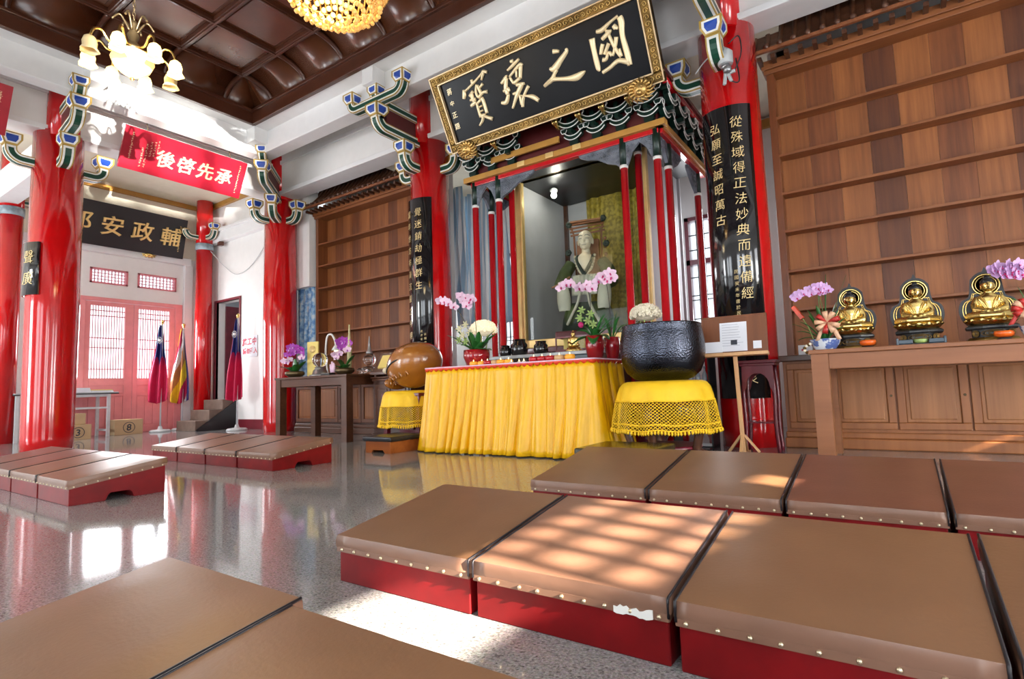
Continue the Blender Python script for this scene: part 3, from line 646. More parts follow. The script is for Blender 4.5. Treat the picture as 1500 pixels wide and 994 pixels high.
# ================================================================= LETTERING
_gl = {}
def glyph(ch, mat, bold=.012, depth=.05):
    k = (ch, mat.name, bold, depth)
    if k in _gl: return _gl[k]
    c = bpy.data.curves.new('glyph', 'FONT'); c.body = ch; c.extrude = depth/2; c.offset = bold; c.resolution_u = 2
    o = bpy.data.objects.new('glyph', c); COL.objects.link(o); bpy.context.view_layer.update()
    me = bpy.data.meshes.new_from_object(o.evaluated_get(bpy.context.evaluated_depsgraph_get()))
    bpy.data.objects.remove(o); bpy.data.curves.remove(c)
    if len(me.vertices):
        xs = [v.co.x for v in me.vertices]; ys = [v.co.y for v in me.vertices]
        cx, cy = (min(xs)+max(xs))/2, (min(ys)+max(ys))/2
        for v in me.vertices: v.co.x -= cx; v.co.y -= cy; v.co.x += v.co.y*.06; v.co.y += v.co.x*.05
    me.materials.clear(); me.materials.append(mat); me.name = 'character'
    _gl[k] = me; return me
def put_char(parent, ch, mat, x, y, z, size, rot=0, bold=.012, depth=.05, name='character', sx=1):
    # flat on a local XY face with Z outwards
    o = inst(name, glyph(ch, mat, bold, depth), parent, (x, y, z), (0, 0, rot)); o.scale = (size*sx, size, size); return o
def brush(mb, pts, h=.03, k=1.0):
    P = cr(pts, 5); n = len(P); rows = []
    for i, (x, y, w) in enumerate(P):
        a = P[min(i+1, n-1)]; b2 = P[max(i-1, 0)]; dx, dy = a[0]-b2[0], a[1]-b2[1]; L = math.hypot(dx, dy) or 1; nx, ny = -dy/L, dx/L
        w = w*k/2
        rows.append([(x+nx*w, y+ny*w, 0), (x+nx*w*.92, y+ny*w*.92, h*.7), (x+nx*w*.35, y+ny*w*.35, h), (x-nx*w*.35, y-ny*w*.35, h), (x-nx*w*.92, y-ny*w*.92, h*.7), (x-nx*w, y-ny*w, 0)])
    b0 = len(mb.v); mb.grid(rows, 0, True)
    mb.f += [tuple(b0+t for t in range(6)), tuple(b0+(n-1)*6+t for t in reversed(range(6)))]; mb.m += [0, 0]; mb.s += [False, False]
def dashes(parent, mat, x, y0, y1, n, w, name='small_writing', z=.002):
    # a column of small gilt writing too fine to read: short raised strokes
    q = MB(); st = (y0-y1)/n
    for k in range(n):
        cy = y0-st*(k+.5)
        for t in range(4):
            ax = x+random.uniform(-.3, .3)*w; ay = cy+random.uniform(-.32, .32)*st; l = w*random.uniform(.2, .42); a = random.choice((0, .2, 1.4, 1.6, .8))
            q.obox((ax, ay, z), (cos(a)*l, sin(a)*l, 0), (-sin(a)*w*.05, cos(a)*w*.05, 0), (0, 0, .002))
    q.obj(name, mat, parent, kind='stuff')

# ================================================================= MAIN PLAQUE 國之瓌寶
def plaque_root(label, origin, right, up):
    t = thing('plaque', label, 'plaque'); t.matrix_world = frame(origin, right, up); return t
a = math.radians(27.5)
pl = plaque_root('large black plaque with carved gold frame and big gilt characters, above the shrine', (-4.84, 5.75, 3.955), (1, 0, 0), (0, -sin(a), cos(a)))
PW, PH = 3.02, .99
q = MB(); q.box(.08, PW-.08, .08, PH-.08, -.06, 0); q.obj('board', M['plaqueblack'], pl)
q = MB()
for (x0, x1, y0, y1) in ((0, PW, 0, .11), (0, PW, PH-.11, PH), (0, .11, .11, PH-.11), (PW-.11, PW, .11, PH-.11)): q.box(x0, x1, y0, y1, -.07, .03)
q.obj('frame', M['oldgold'], pl, bevel=.012)
q = MB()
for (x0, x1, y0, y1) in ((.105, PW-.105, .105, .12), (.105, PW-.105, PH-.12, PH-.105), (.105, .12, .105, PH-.105), (PW-.12, PW-.105, .105, PH-.105)): q.box(x0, x1, y0, y1, -.02, .042)
for (x0, x1, y0, y1) in ((0, PW, 0, .012), (0, PW, PH-.012, PH), (0, .012, 0, PH), (PW-.012, PW, 0, PH)): q.box(x0, x1, y0, y1, -.02, .045)
q.obj('frame_bead', M['palegilt'], pl)
# carved scrolls on the frame
q = MB(); random.seed(3)
def scroll(cx, cy, r, fl):
    P = [];
    for k in range(10):
        tt = k/9*PI*2.4; rr = r*(1-k/13); P.append((cx+cos(tt)*rr*fl, cy+sin(tt)*rr, .036))
    q.tube(P, .008, 4)
for k in range(40):
    x = .06+k*(PW-.12)/39
    for y in (.058, PH-.058): scroll(x, y, .032, 1 if k % 2 else -1)
for k in range(12):
    y = .14+k*(PH-.28)/11
    for x in (.058, PW-.058): scroll(x, y, .030, 1 if k % 2 else -1)
q.obj('carved_scroll', M['scrollgold'], pl, kind='stuff')
for k, g in enumerate(BIG):
    q = MB()
    for st in g: brush(q, st, .026, 1.22)
    q.obj('character', M['letter'], pl, loc=(0, 0, .001))
for k, ch in enumerate('蔣中正題'): put_char(pl, ch, M['letter'], .245-.014*k, .755-.145*k, .006, .085 if k != 1 else .07, 0, .0, .08)
def beast(x):
    # carved lion mask under the frame
    q = MB(); c = (x, -.005, .06); random.seed(int(x*10))
    q.ball(c, .085, 12, 8, rz=.07, ry=.085)
    for k in range(16):
        an = k/16*2*PI; P = [(x+cos(an)*.06, -.005+sin(an)*.06, .07), (x+cos(an)*.12, -.005+sin(an)*.10, .08), (x+cos(an+.4)*.165, -.01+sin(an+.4)*.13, .05)]
        q.tube(P, [.02, .017, .006], 5)
    q.ball((x, -.03, .13), .032, 8, 6); q.ball((x-.035, .025, .12), .018, 8, 6); q.ball((x+.035, .025, .12), .018, 8, 6); q.tube([(x-.05, -.06, .10), (x, -.075, .12), (x+.05, -.06, .10)], .014, 6)
    q.obj('lion_mask', M['scrollgold'], pl)
beast(.27); beast(PW-.27)

# red plaque 承先啓後
a = math.atan2(.29, .58)
rp = plaque_root('red plaque with gilt characters hanging on the white beam at left', (-9.55, 3.38, 4.25), (0, 1, 0), (sin(a), 0, cos(a)))
RW, RH = 1.91, .65
q = MB(); q.box(0, RW, 0, RH, -.04, 0); q.obj('board', M['redplaque'], rp, bevel=.004)
for k, ch in enumerate('後啓先承'): put_char(rp, ch, M['letter'], .62+.312*k, .305, .012, .28, 0, .010, .10)
for x, y0, y1, n in ((.12, .58, .16, 13), (.28, .40, .08, 8), (.335, .46, .08, 9), (.39, .52, .26, 6), (.44, .54, .28, 6), (.49, .56, .34, 5), (1.80, .58, .08, 14)): dashes(rp, M['letter'], x, y0, y1, n, .032)
# hangers
for x in (.3, 1.6):
    q = MB(); q.tube([(x, RH, -.02), (x, RH+.25, -.25)], .006, 6); q.obj('hanger', M['chainmetal'], rp)
# black plaque 輔政安邦
a = math.atan2(.22, .86)
bp = plaque_root('black plaque with thick gilt characters above the rose door', (-13.2, 3.6, 3.85), (0, 1, 0), (sin(a), 0, cos(a)))
BW, BH = 2.42, .885
q = MB(); q.box(0, BW, 0, BH, -.05, 0); q.obj('board', M['blackmat'], bp, bevel=.006)
for k, ch in enumerate('邦安政輔'): put_char(bp, ch, M['goldpaint'], .42+.56*k, .45, .02, .42, 0, .010, .10)
dashes(bp, M['goldpaint'], 2.29, .74, .14, 12, .05)
dashes(bp, M['goldpaint'], .12, .74, .20, 10, .05)
q = MB(); q.ball((1.72, -.03, .02), .10, 10, 6, rz=.05, ry=.045)
for k in range(7): an = PI+k/6*PI; q.tube([(1.72, -.02, .03), (1.72+cos(an)*.14, -.02+sin(an)*.07, .02)], [.03, .012], 5)
q.obj('lotus_rest', M['gold'], bp)
# a second red plaque at the left edge
a = math.atan2(.29, .58)
rp2 = plaque_root('red plaque cut off by the left picture edge', (-9.55, .55, 4.25), (0, 1, 0), (sin(a), 0, cos(a)))
q = MB(); q.box(0, 1.53, 0, RH, -.04, 0); q.obj('board', M['redplaque'], rp2, bevel=.004)
for x in (1.34, 1.42): dashes(rp2, M['letter'], x, .56, .1, 12, .04)

# curved couplet boards on the columns
def couplet(col, label, z0, z1, texts, half=46, r=.318):
    x, y = col.location.x, col.location.y
    t = thing('couplet_board', label, 'couplet board', (x, y, z0)); H = z1-z0; n = 14; ha = math.radians(half)
    rows = []
    for k in range(n+1):
        an = -ha+2*ha*k/n; top = H
        def P(rr, z): return (sin(an)*rr, -cos(an)*rr, z)
        rows.append([P(r, 0), P(r+.026, 0), P(r+.026, top), P(r, top)])
    q = MB(); q.grid(rows, 0, True, True); q.f += [(0, 3, 2, 1), tuple(n*4+k for k in range(4))]; q.m += [0, 0]; q.s += [False]*2
    q.obj('board', M['black'], t)
    for (an, ztop, step, size, txt) in texts:
        an = math.radians(an)
        for k, ch in enumerate(txt):
            if ch == ' ': continue
            z = ztop-z0-step*(k+.5); rr = r+.027
            o = inst('character', glyph(ch, M['gilttext'], -.006, .04), t)
            o.matrix_local = frame((sin(an)*rr, -cos(an)*rr, z), (cos(an), sin(an), 0), (0, 0, 1)) @ Matrix.Rotation(random.uniform(-.06, .06), 4, 'Z') @ Matrix.Diagonal((size*random.uniform(.9, 1.05), size, size*.3, 1))
    return t
couplet(c4, 'tall black couplet board with gilt writing on the column right of the shrine', .50, 3.60,
        [(19, 3.49, .166, .132, '從殊域得正法妙典而遠備經'), (17, .86, .3, .15, '艮'), (-17, 3.46, .166, .124, '弘願至誠昭萬古'), (3, 1.84, .062, .045, '民國癸未年書於民國山房')])
couplet(c3, 'tall black couplet board with gilt writing beside the left bookcase', .50, 3.62,
        [(9, 3.494, .188, .135, '覺迷銷劫極群生'), (-27, 3.494, .188, .12, '當年世方布海沉最之今明'), (24, 1.55, .06, .04, '民國癸未年書於山房'), (14, 1.6, .06, .04, '歲次癸未年立')])
couplet(c1, 'short black board with faded gilt writing on the side of the nearest left column', 2.18, 2.92, [(20, 2.86, .3, .2, '聲廣')])

# ================================================================= BOOKCASES
SHZ = (1.45, 1.88, 2.33, 2.76, 3.20, 3.64)
def bookcase(x0, x1, label, pl_w, seed, rise, dep=.18):
    t = thing('bookcase', label, 'bookcase', (x0, 6.72, .92)); Wd = x1-x0; Hh = 4.30-.92
    rnd = random.Random(seed)
    for xx in (0, Wd-.075):
        q = MB(); q.box(xx, xx+.075, 0, dep+.03, 0, Hh); q.obj('side_panel', M['woodframe'], t, bevel=.004)
    q = MB(); q.box(-.04, Wd+.04, -.05, dep+.03, Hh-.10, Hh); q.box(-.02, Wd+.02, -.025, dep, Hh-.15, Hh-.10); q.obj('top_rail', M['woodshelf'], t, bevel=.006)
    for z in SHZ:
        q = MB(); q.box(.07, Wd-.07, 0, dep, z-.92-.03, z-.92); q.obj('shelf', M['woodshelf'], t, bevel=.004)
    q = MB(); q.box(.07, Wd-.07, 0, dep, 0, .03); q.obj('shelf', M['woodshelf'], t, bevel=.004)
    x = .07; k = 0
    while x < Wd-.08:
        w = pl_w*(.52 if k % 2 == 0 else .48); x2 = min(x+w, Wd-.07)
        q = MB(); q.box(x+.0008, x2-.0008, dep+.003*(k % 2), dep+.02, .0, Hh-.1)
        q.obj('back_plank', M['plankA'] if k % 2 == 0 else M[rnd.choice(('plankB', 'plankC', 'plankB'))], t); x = x2; k += 1
    # little tiled roof
    r0 = Vector((0, -.22, Hh+.02))
    def prof(s): return (-.24+.46*s, Hh+.03+rise*s**1.5)
    q = MB(); rows = [[(-.17, *prof(k/6)), (Wd+.17, *prof(k/6))] for k in range(7)]; q.grid(rows, 0, False); q.obj('roof_deck', M['rooftile'], t, solid=.02)
    q = MB(); q.box(-.19, Wd+.19, -.26, -.22, Hh-.005, Hh+.035); q.obj('eave_board', M['plankB'], t, bevel=.004)
    n = int((Wd+.3)/.135)
    tm = MB(); tm.tube([(0, *(prof(k/6)[0], prof(k/6)[1]+.028)) for k in range(7)], .028, 7); tm.ball((0, -.245, Hh+.055), .034, 8, 6); me = tm.mesh('roof_tile', M['rooftile'])
    rm = MB(); rm.box(-.022, .022, -.2, .0, Hh-.06, Hh-.015); mr = rm.mesh('rafter_end', M['rooftile'])
    dm = MB(); P = [(cos(PI+PI*k/6)*.045, sin(PI+PI*k/6)*.03) for k in range(7)]; dm.prism(P, lambda a_, b_, d_: (a_, d_, b_+Hh+.03), -.262, -.245); md_ = dm.mesh('eave_tile', M['plankB'])
    for k in range(n):
        xx = -.15+(Wd+.3)*(k+.5)/n
        inst('roof_tile', me, t, (xx, 0, 0)); inst('rafter_end', mr, t, (xx+.05, 0, 0)); inst('eave_tile', md_, t, (xx+.067, 0, 0))
    return t
bookcase(-9.28, -6.15, 'empty tiled-roof bookcase of dark teak left of the shrine', .50, 2, .50, .22)
bookcase(-.97, 2.16, 'empty tiled-roof bookcase of striped teak behind the golden statues', .565, 5, .85)
def base_cabinet(x0, x1, label, door0, dw, ydep=6.22):
    t = thing('base_cabinet', label, 'cabinet', (x0, ydep, 0)); Wd = x1-x0; D = 7.05-ydep
    q = MB(); q.box(0, Wd, .02, D, .16, .86); q.obj('carcass', M['darkwood' if x0 < -5 else 'doorwood'], t)
    q = MB(); q.box(-.03, Wd+.03, -.03, D, .86, .92); q.obj('worktop', M['tablewood'], t, bevel=.008)
    q = MB(); q.box(-.02, Wd+.02, -.02, D, 0, .10); q.box(-.01, Wd+.01, -.01, D, .10, .16); q.obj('plinth', M['doorwood'] if x0 > -5 else M['tablewood'], t, bevel=.012)
    x = door0-x0
    while x < Wd-.1:
        xa, xb = max(x, .03)+.006, min(x+dw, Wd-.03)-.006
        if xb-xa > .12:
            wm = M['doorwood'] if x0 > -5 else M['plankC']
            q = MB(); z0, z1 = .19, .835; e = .062
            q.box(xa, xb, -.012, .02, z0, z0+e); q.box(xa, xb, -.012, .02, z1-e, z1); q.box(xa, xa+e, -.012, .02, z0+e, z1-e); q.box(xb-e, xb, -.012, .02, z0+e, z1-e)
            do = q.obj('door', wm, t, bevel=.006)
            q = MB(); q.box(xa+e, xb-e, .004, .02, z0+e, z1-e); q.box(xa+e+.03, xb-e-.03, -.006, .02, z0+e+.03, z1-e-.03); q.obj('door_panel', M['panelwood'] if x0 > -5 else M['plankA'], do, bevel=.01)
            q = MB(); q.lathe([(.007, 0), (.011, .004), (.007, .008)], 10); q.xf(Matrix.Translation((xb-.03, -.012, .5)) @ Matrix.Rotation(PI/2, 4, 'X')); q.obj('lock', M['chainmetal'], do)
        x += dw
    return t
base_cabinet(-9.2, -6.22, 'dark teak panelled base cabinet under the left bookcase', -9.17, .60)
base_cabinet(-.95, 2.16, 'teak panelled base cabinet with locked doors behind the statue table', -1.08, .53)

# long tables in front
def long_table(x0, x1, y0, y1, h, leg, apr, m, label, legs=True):
    t = thing('table', label, 'table', (x0, y0, 0)); Wd = x1-x0; D = y1-y0
    q = MB(); q.box(-.015, Wd+.015, -.015, D+.015, h-.035, h); q.obj('table_top', m, t, bevel=.006)
    q = MB(); q.box(leg, Wd-leg, .012, .05, h-apr, h-.035); q.box(leg, Wd-leg, D-.05, D-.012, h-apr, h-.035); q.box(.012, .05, leg, D-leg, h-apr, h-.035); q.box(Wd-.05, Wd-.012, leg, D-leg, h-apr, h-.035); q.obj('apron', m, t, bevel=.004)
    me = MB(); me.box(0, leg, 0, leg, 0, h-.035); me = me.mesh('leg', m)
    for x in (0, Wd-leg):
        for y in (0, D-leg): inst('leg', me, t, (x, y, 0))
    return t
TL = long_table(-8.06, -6.36, 5.1, 5.85, .955, .115, .15, M['tablewood'], 'dark walnut table with square legs by the left bookcase')
TR = long_table(-.575, 2.3, 5.2, 5.95, .915, .125, .16, M['tableteak'], 'pale teak long table carrying the golden statues')
# pedestal desk and lectern
t = thing('pedestal_desk', 'dark panelled pedestal desk beside the wooden fish', 'desk', (-6.26, 5.50, 0))
q = MB(); q.box(0, .76, 0, .48, .08, .88); q.obj('carcass', M['darkwood'], t, bevel=.006)
q = MB(); q.box(-.03, .79, -.03, .50, .88, .905); q.box(-.015, .775, -.015, .48, .84, .88); q.obj('desk_top', M['tablewood'], t, bevel=.01)
q = MB(); q.box(-.02, .78, -.02, .48, 0, .1); q.obj('plinth', M['darkwood'], t, bevel=.01)
for x in (.04, .41):
    q = MB(); q.box(x, x+.32, -.014, 0, .16, .80); q.box(x+.06, x+.27, -.026, -.014, .23, .73); q.obj('door_panel', M['tablewood'], t, bevel=.012)
t = thing('book_rest', 'slanted dark wooden book rest on the pedestal desk', 'lectern', (-5.95, 5.62, .905), .05)
q = MB(); q.obox((0, .02, .20), (.36, 0, 0), (0, .09, .15), (0, .012, -.007)); q.obj('slanted_board', M['tablewood'], t, bevel=.004)
q = MB(); q.box(-.36, .36, -.12, -.06, .03, .07); q.box(-.30, -.26, -.1, .12, 0, .05); q.box(.26, .30, -.1, .12, 0, .05); q.box(-.3, .3, .08, .12, 0, .2); q.obj('ledge', M['tablewood'], t, bevel=.004)
t = thing('sutra_book', 'open yellow book on the slanted book rest', 'book', (-5.96, 5.55, 1.02), .05)
for s in (-1, 1):
    q = MB(); q.obox((s*.095, .0, .10), (.092, 0, 0), (0, .055, .092), (0, -.008, .005)); q.obj('page_block', M['yellowpaper'], t, bevel=.004)
q = MB(); q.obox((.0, .012, .094), (.195, 0, 0), (0, .058, .097), (0, -.003, .002)); q.obj('cover', M['goldpaint'], t)
# curtains
def curtain(name, label, x0, x1, y, z0, z1, m, folds=5, amp=.03, skew=0, tuck=0):
    q = MB(); n = folds*10; rows = []
    for j in range(15):
        v = j/14; z = z1+(z0-z1)*v; r = []
        for k in range(n+1):
            u = k/n; xx = x0+(x1-x0)*u+skew*v*(1-u*.2); xx = xx+(x0+(x1-x0)*.3-xx)*tuck*v**2
            r.append((xx-(x0+x1)/2, amp*sin(u*folds*2*PI+v*1.2)*(.4+.6*v)+amp*.5*sin(u*folds*5+3*v), z-z0))
        rows.append(r)
    q.grid(rows); o = q.obj(name, m, None, ((x0+x1)/2, y, z0), solid=.004); tag(o, label, 'curtain'); return o
curtain('door_curtain', 'blue patterned curtain in the gap left of the left bookcase', -9.86, -9.33, 6.72, .15, 2.84, M['bluecurtain2'], 4, .03)
curtain('striped_curtain', 'pale blue striped curtain hanging behind the left shrine posts', -6.0, -5.12, 7.35, 1.75, 4.05, M['bluecurtain'], 6, .045, .12)
curtain('striped_curtain', 'darker blue striped curtain gathered beside the left red column', -6.35, -5.95, 7.25, 1.75, 4.2, M['bluecurtain'], 3, .05, .25)
# ================================================================= KNEELING BENCHES
def kneeler(x0, x1, y0, y1, z0, z1, label, group, seed=0, ends=(False, False), top_m='leather', torn=False):
    t = thing('kneeling_bench', label, 'kneeling bench', (x0, y0, 0), 0, group); Wd = x1-x0; D = y1-y0; th = .052
    rnd = random.Random(seed); a, c = z0-th, z1-th; g = .004
    P = [(0.008, 0), (D*.36, 0), (D*.385, .035), (D*.41, .05), (D*.60, .05), (D*.625, .035), (D*.65, 0), (D-.008, 0), (D-.008, c+.006), (.008, a+.006)]
    q = MB(); q.prism(P, lambda y, z, d: (d, y, z), g+.004, Wd-g-.004); q.obj('base', M['redwood'], t, bevel=.003, seg=1)
    # padded top: wedge with softly crowned vinyl, slightly wrinkled skirt
    q = MB(); nx, ny = 12, 12; rows = []
    def top(u, v):
        e = min(u, 1-u, v, 1-v); cr_ = .006*min(1, e*6)
        return (g+(Wd-2*g)*u, D*v, z0+(z1-z0)*v+cr_+rnd.uniform(-.0006, .0006))
    gridp = [[top(i/nx, j/ny) for i in range(nx+1)] for j in range(ny+1)]
    q.grid(gridp, 0, True)
    # rim loop
    rim = [gridp[0][i] for i in range(nx+1)]+[gridp[j][nx] for j in range(1, ny+1)]+[gridp[ny][i] for i in range(nx-1, -1, -1)]+[gridp[j][0] for j in range(ny-1, 0, -1)]
    n = len(rim); cx, cy = Wd/2, D/2; rr = []
    for k, f in enumerate((0, .12, .35, .65, 1.0)):
        row = []
        for (x, y, z) in rim:
            zb = (z0-th)+(z1-z0)*(y/D)
            out = .004*sin(f*PI)+rnd.uniform(-.0012, .0012)*(1 if 0 < f < 1 else 0)
            row.append((x+(out if x > Wd-.02 else -out if x < .02 else 0), y+(out if y > D-.02 else -out if y < .02 else 0), z+(zb-z)*f))
        rr.append(row)
    q.grid(rr, 1, True, True)
    cu = q.obj('cushion', [M[top_m], M['leatherside']], t)
    for e, i in ((0, 0), (1, nx)):
        if ends[e]: continue
        x = gridp[0][i][0]; P = [(x, -.003, z0-th+.004), (x, -.003, z0-.004)]+[gridp[j][i] for j in range(ny+1)]
        q = MB(); q.tube(P, .0036, 6); q.obj('welt', M['seam'], cu)
    # tacking strip and brass studs
    q = MB(); zz = lambda y: (z0-th)+(z1-z0)*(y/D)
    q.obox((Wd/2, .001, zz(0)+.004), (Wd/2-.004, 0, 0), (0, .004, 0), (0, 0, .009)); q.obox((Wd/2, D-.001, zz(D)+.004), (Wd/2-.004, 0, 0), (0, .004, 0), (0, 0, .009))
    for x in (.005, Wd-.005): q.obox((x, D/2, zz(D/2)+.004), (.003, 0, 0), (0, D/2, (z1-z0)/2), (0, 0, .009))
    q.obj('tacking_strip', M['leatherside'], t)
    q = MB(); ns = 9
    for k in range(ns):
        x = .03+(Wd-.06)*k/(ns-1)+rnd.uniform(-.006, .006); q.ball((x, -.0035, zz(0)+.004), .0062, 7, 4); q.ball((x, D+.0035, zz(D)+.004), .0062, 7, 4)
        y = .03+(D-.06)*k/(ns-1)
        for e, xx in ((0, .002), (1, Wd-.002)):
            if ends[e]: q.ball((xx, y, zz(y)+.004), .0062, 7, 4)
    q.obj('stud', M['stud'], t, kind='stuff')
    if torn:
        P = [(Wd*.76+Wd*.17*k/12, zz(0)+.006+rnd.uniform(.001, .011)) for k in range(13)]; q = MB()
        q.prism(P+[(a_, zz(0)-.004-rnd.uniform(0, .007)) for a_, b_ in reversed(P)], lambda a_, b_, d_: (a_, d_, b_), -.0062, -.003); q.obj('torn_lining', M['white'], t)
    return t
def row(xs, y0, y1, z0, z1, labels, group, seed, dy=None, first=0, tops=None, torn=None):
    for k, (a, c) in enumerate(xs):
        o = 0 if dy is None else dy[k]
        n = len(xs); en = [k == 0 and first == 0, k == 0 and first == 1]
        if k == n-1: en[1-first] = True
        kneeler(a, c, y0+o, y1+o, z0, z1, labels[k], group, seed+k, en, (tops or {}).get(k, 'leather'), torn == k)
row([(-1.735, -1.108), (-1.098, -.49), (-.478, .128), (.142, .75)], 1.345, 1.935, .165, .255,
    ['brown topped red kneeling bench at the left end of the middle right row', 'brown kneeling bench with striped sunlight across its top and torn front edge',
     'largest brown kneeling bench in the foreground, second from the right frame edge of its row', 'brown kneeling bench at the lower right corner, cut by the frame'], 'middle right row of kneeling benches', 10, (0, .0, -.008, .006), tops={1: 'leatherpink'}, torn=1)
row([(-1.735, -1.06), (-1.048, -.447), (-.435, .122), (.135, .74)], 2.66, 3.36, .165, .278,
    ['left end kneeling bench of the far right row, in front of the yellow altar cloth', 'second kneeling bench of the far right row, in front of the big bowl stand',
     'third kneeling bench of the far right row, in front of the statue table leg', 'kneeling bench of the far right row cut by the right frame edge'], 'far right row of kneeling benches', 20, tops={2: 'leather_red_reflect', 3: 'leather_red_reflect'})
row([(-1.66, -1.062), (-1.05, -.44), (-.43, .18)], .13, .735, .165, .255,
    ['brown kneeling bench filling the lower left corner, with rounded far corner', 'brown kneeling bench along the bottom edge, second in the nearest row', 'nearest row kneeling bench mostly below the bottom edge'], 'nearest row of kneeling benches', 30, (0, -.035, -.03))
row([(-5.13, -4.52), (-5.745, -5.14), (-6.36, -5.755), (-6.975, -6.37)], 1.38, 1.98, .165, .25,
    ['right end bench of the left row, with a hand hole in its bright red end', 'second bench from the right in the row at the left frame edge', 'third bench from the right in the row at the left frame edge', 'leftmost bench of the row cut by the left frame edge'], 'left row of kneeling benches', 40, first=1, tops={2: 'leather_red_reflect', 3: 'leather_red_reflect'})  # redder tops of the two leftmost benches are a painted reflection
row([(-5.295, -4.70), (-5.895, -5.305), (-6.495, -5.905), (-7.10, -6.505)], 2.94, 3.60, .158, .245,
    ['right end bench of the far left row, with a hand hole in its red end', 'second bench from the right in the far left row', 'third bench from the right in the far left row', 'left end bench of the far left row, nearest the flags'], 'far left row of kneeling benches', 50, first=1)

# ================================================================= ALTAR TABLE AND CLOTH
AX0, AX1, AY0, AY1, AZ = -4.45, -2.36, 4.74, 5.42, .925
t = thing('altar_table', 'long altar table under a pleated yellow skirt', 'table', (AX0, AY0, 0))
q = MB(); q.box(0, AX1-AX0, 0, AY1-AY0, AZ-.04, AZ); q.obj('table_top', M['tablewood'], t, bevel=.006)
lm = MB(); lm.box(0, .08, 0, .08, 0, AZ-.04); lm = lm.mesh('leg', M['darkwood'])
for x in (.02, AX1-AX0-.10):
    for y in (.02, AY1-AY0-.10): inst('leg', lm, t, (x, y, 0))
q = MB(); q.box(-.01, AX1-AX0+.01, -.01, AY1-AY0+.01, 0, .006); o = q.obj('altar_top_cloth', M['grey'], None, (AX0, AY0, AZ+.001)); tag(o, 'thin cover on the altar table under the candles', 'tablecloth')
def skirt(name, label, path, z0, z1, m, seed, amp=.030, flare=.07, pleat=.075, trim=None):
    # pleated cloth hung along an open path of (x, y, nx, ny); folds widen towards the hem
    rnd = random.Random(seed); P = []; S = 0; prev = None
    for (x, y, nx, ny) in path:
        if prev: S += math.hypot(x-prev[0], y-prev[1])
        P.append((x, y, nx, ny, S)); prev = (x, y)
    # pleat phase with irregular spacing
    edges = [0]
    while edges[-1] < S: edges.append(edges[-1]+pleat*rnd.uniform(.6, 1.5))
    ph = [rnd.uniform(.5, 1.2) for _ in edges]
    drift = [rnd.uniform(-.03, .03) for _ in edges]
    def fold(s, v):
        for k in range(len(edges)-1):
            if edges[k] <= s < edges[k+1]:
                u = (s-edges[k])/(edges[k+1]-edges[k]); return ph[k]*(sin(u*PI)**.8)
        return 0
    rows = []
    for j in range(17):
        v = j/16; r = []
        for (x, y, nx, ny, s) in P:
            f = fold(max(0, min(S-1e-4, s+.02*sin(s*9+v*2.5)*v)), v); wob = .4*fold(max(0, s*.83+.013), v)*v
            off = amp*(.30+.9*v)*(f*.8+wob)+flare*v**1.4
            r.append((x+nx*off, y+ny*off, z1+(z0-z1)*v))
        rows.append(r)
    q = MB(); q.grid(rows); return q, P
def rect_path(x0, x1, y0, y1, n_front=420, n_side=150):
    P = []; R_ = .03
    for k in range(n_side): P.append((x0, y1+(y0+R_-y1)*k/n_side, -1, 0))
    for k in range(7): a = PI+PI/2*k/6; P.append((x0+R_+cos(a)*R_, y0+R_+sin(a)*R_, cos(a), sin(a)))
    for k in range(1, n_front): P.append((x0+R_+(x1-x0-2*R_)*k/n_front, y0, 0, -1))
    for k in range(7): a = -PI/2+PI/2*k/6; P.append((x1-R_+cos(a)*R_, y0+R_+sin(a)*R_, cos(a), sin(a)))
    for k in range(1, n_side): P.append((x1, y0+R_+(y1-y0-R_)*k/n_side, 1, 0))
    return P
RP = rect_path(AX0-.02, AX1+.02, AY0-.02, AY1)
q, PP = skirt('altar_skirt', '', RP, .012, AZ-.01, M['yellow'], 4, amp=.075, flare=.08, pleat=.12)
ask = q.obj('altar_skirt', M['yellow'], None, solid=.003); tag(ask, 'pleated golden yellow satin skirt around the altar table', 'tablecloth')
q = MB(); rows = []
for j, dz in enumerate((0, .012, .02)):
    r = []
    for i, (x, y, nx, ny, s) in enumerate(PP):
        sc = abs(sin(s*PI/.075)); o = .022; r.append((x+nx*o, y+ny*o, AZ+.008-(0 if j == 0 else (.010 if j == 1 else .014+.026*sc))))
    rows.append(r)
q.grid(rows); q.obj('scallop_trim', M['redtrim'], ask, solid=.002)
q = MB(); q.tube([(x+nx*.02, y+ny*.02, AZ+.010) for (x, y, nx, ny, s) in PP], .008, 6); q.obj('piping', M['petal'], ask)

# rear altar (dark) with vases
t = thing('rear_altar', 'dark stepped altar behind the yellow skirted table', 'altar', (-4.28, 5.62, 0))
q = MB(); q.box(0, 1.62, 0, .75, 0, 1.04); q.obj('body', M['darkwood'], t)
q = MB(); q.box(-.03, 1.65, -.03, .75, 1.04, 1.08); q.obj('altar_top', M['grey'], t, bevel=.006)
q = MB(); q.box(.95, 1.6, -.02, .25, .84, 1.04); q.obj('front_box', plain('teal_black', (.010, .03, .045), .25), t, bevel=.01)
vm = MB(); vm.lathe([(.05, 0), (.085, .02), (.10, .08), (.095, .14), (.07, .17), (.075, .20), (.065, .20)], 20); vm = vm.mesh('vase', M['black'])
for k, (x, y, s, lb) in enumerate(((-4.33+.125, 5.95, .8, 'smaller black glazed jar, left of two at the shrine posts'), (-4.02, 6.0, 1.15, 'taller black glazed jar, right of two at the shrine posts'), (-3.72, 6.05, .95, 'black glazed jar by the gold frame of the shrine case'))):
    o = inst('black_jar', vm, None, (x, y, 1.08), None, s); tag(o, lb, 'jar')
t = thing('incense_box', 'glass and dark red box behind the small gold statue', 'box', (-3.43, 5.92, 1.08))
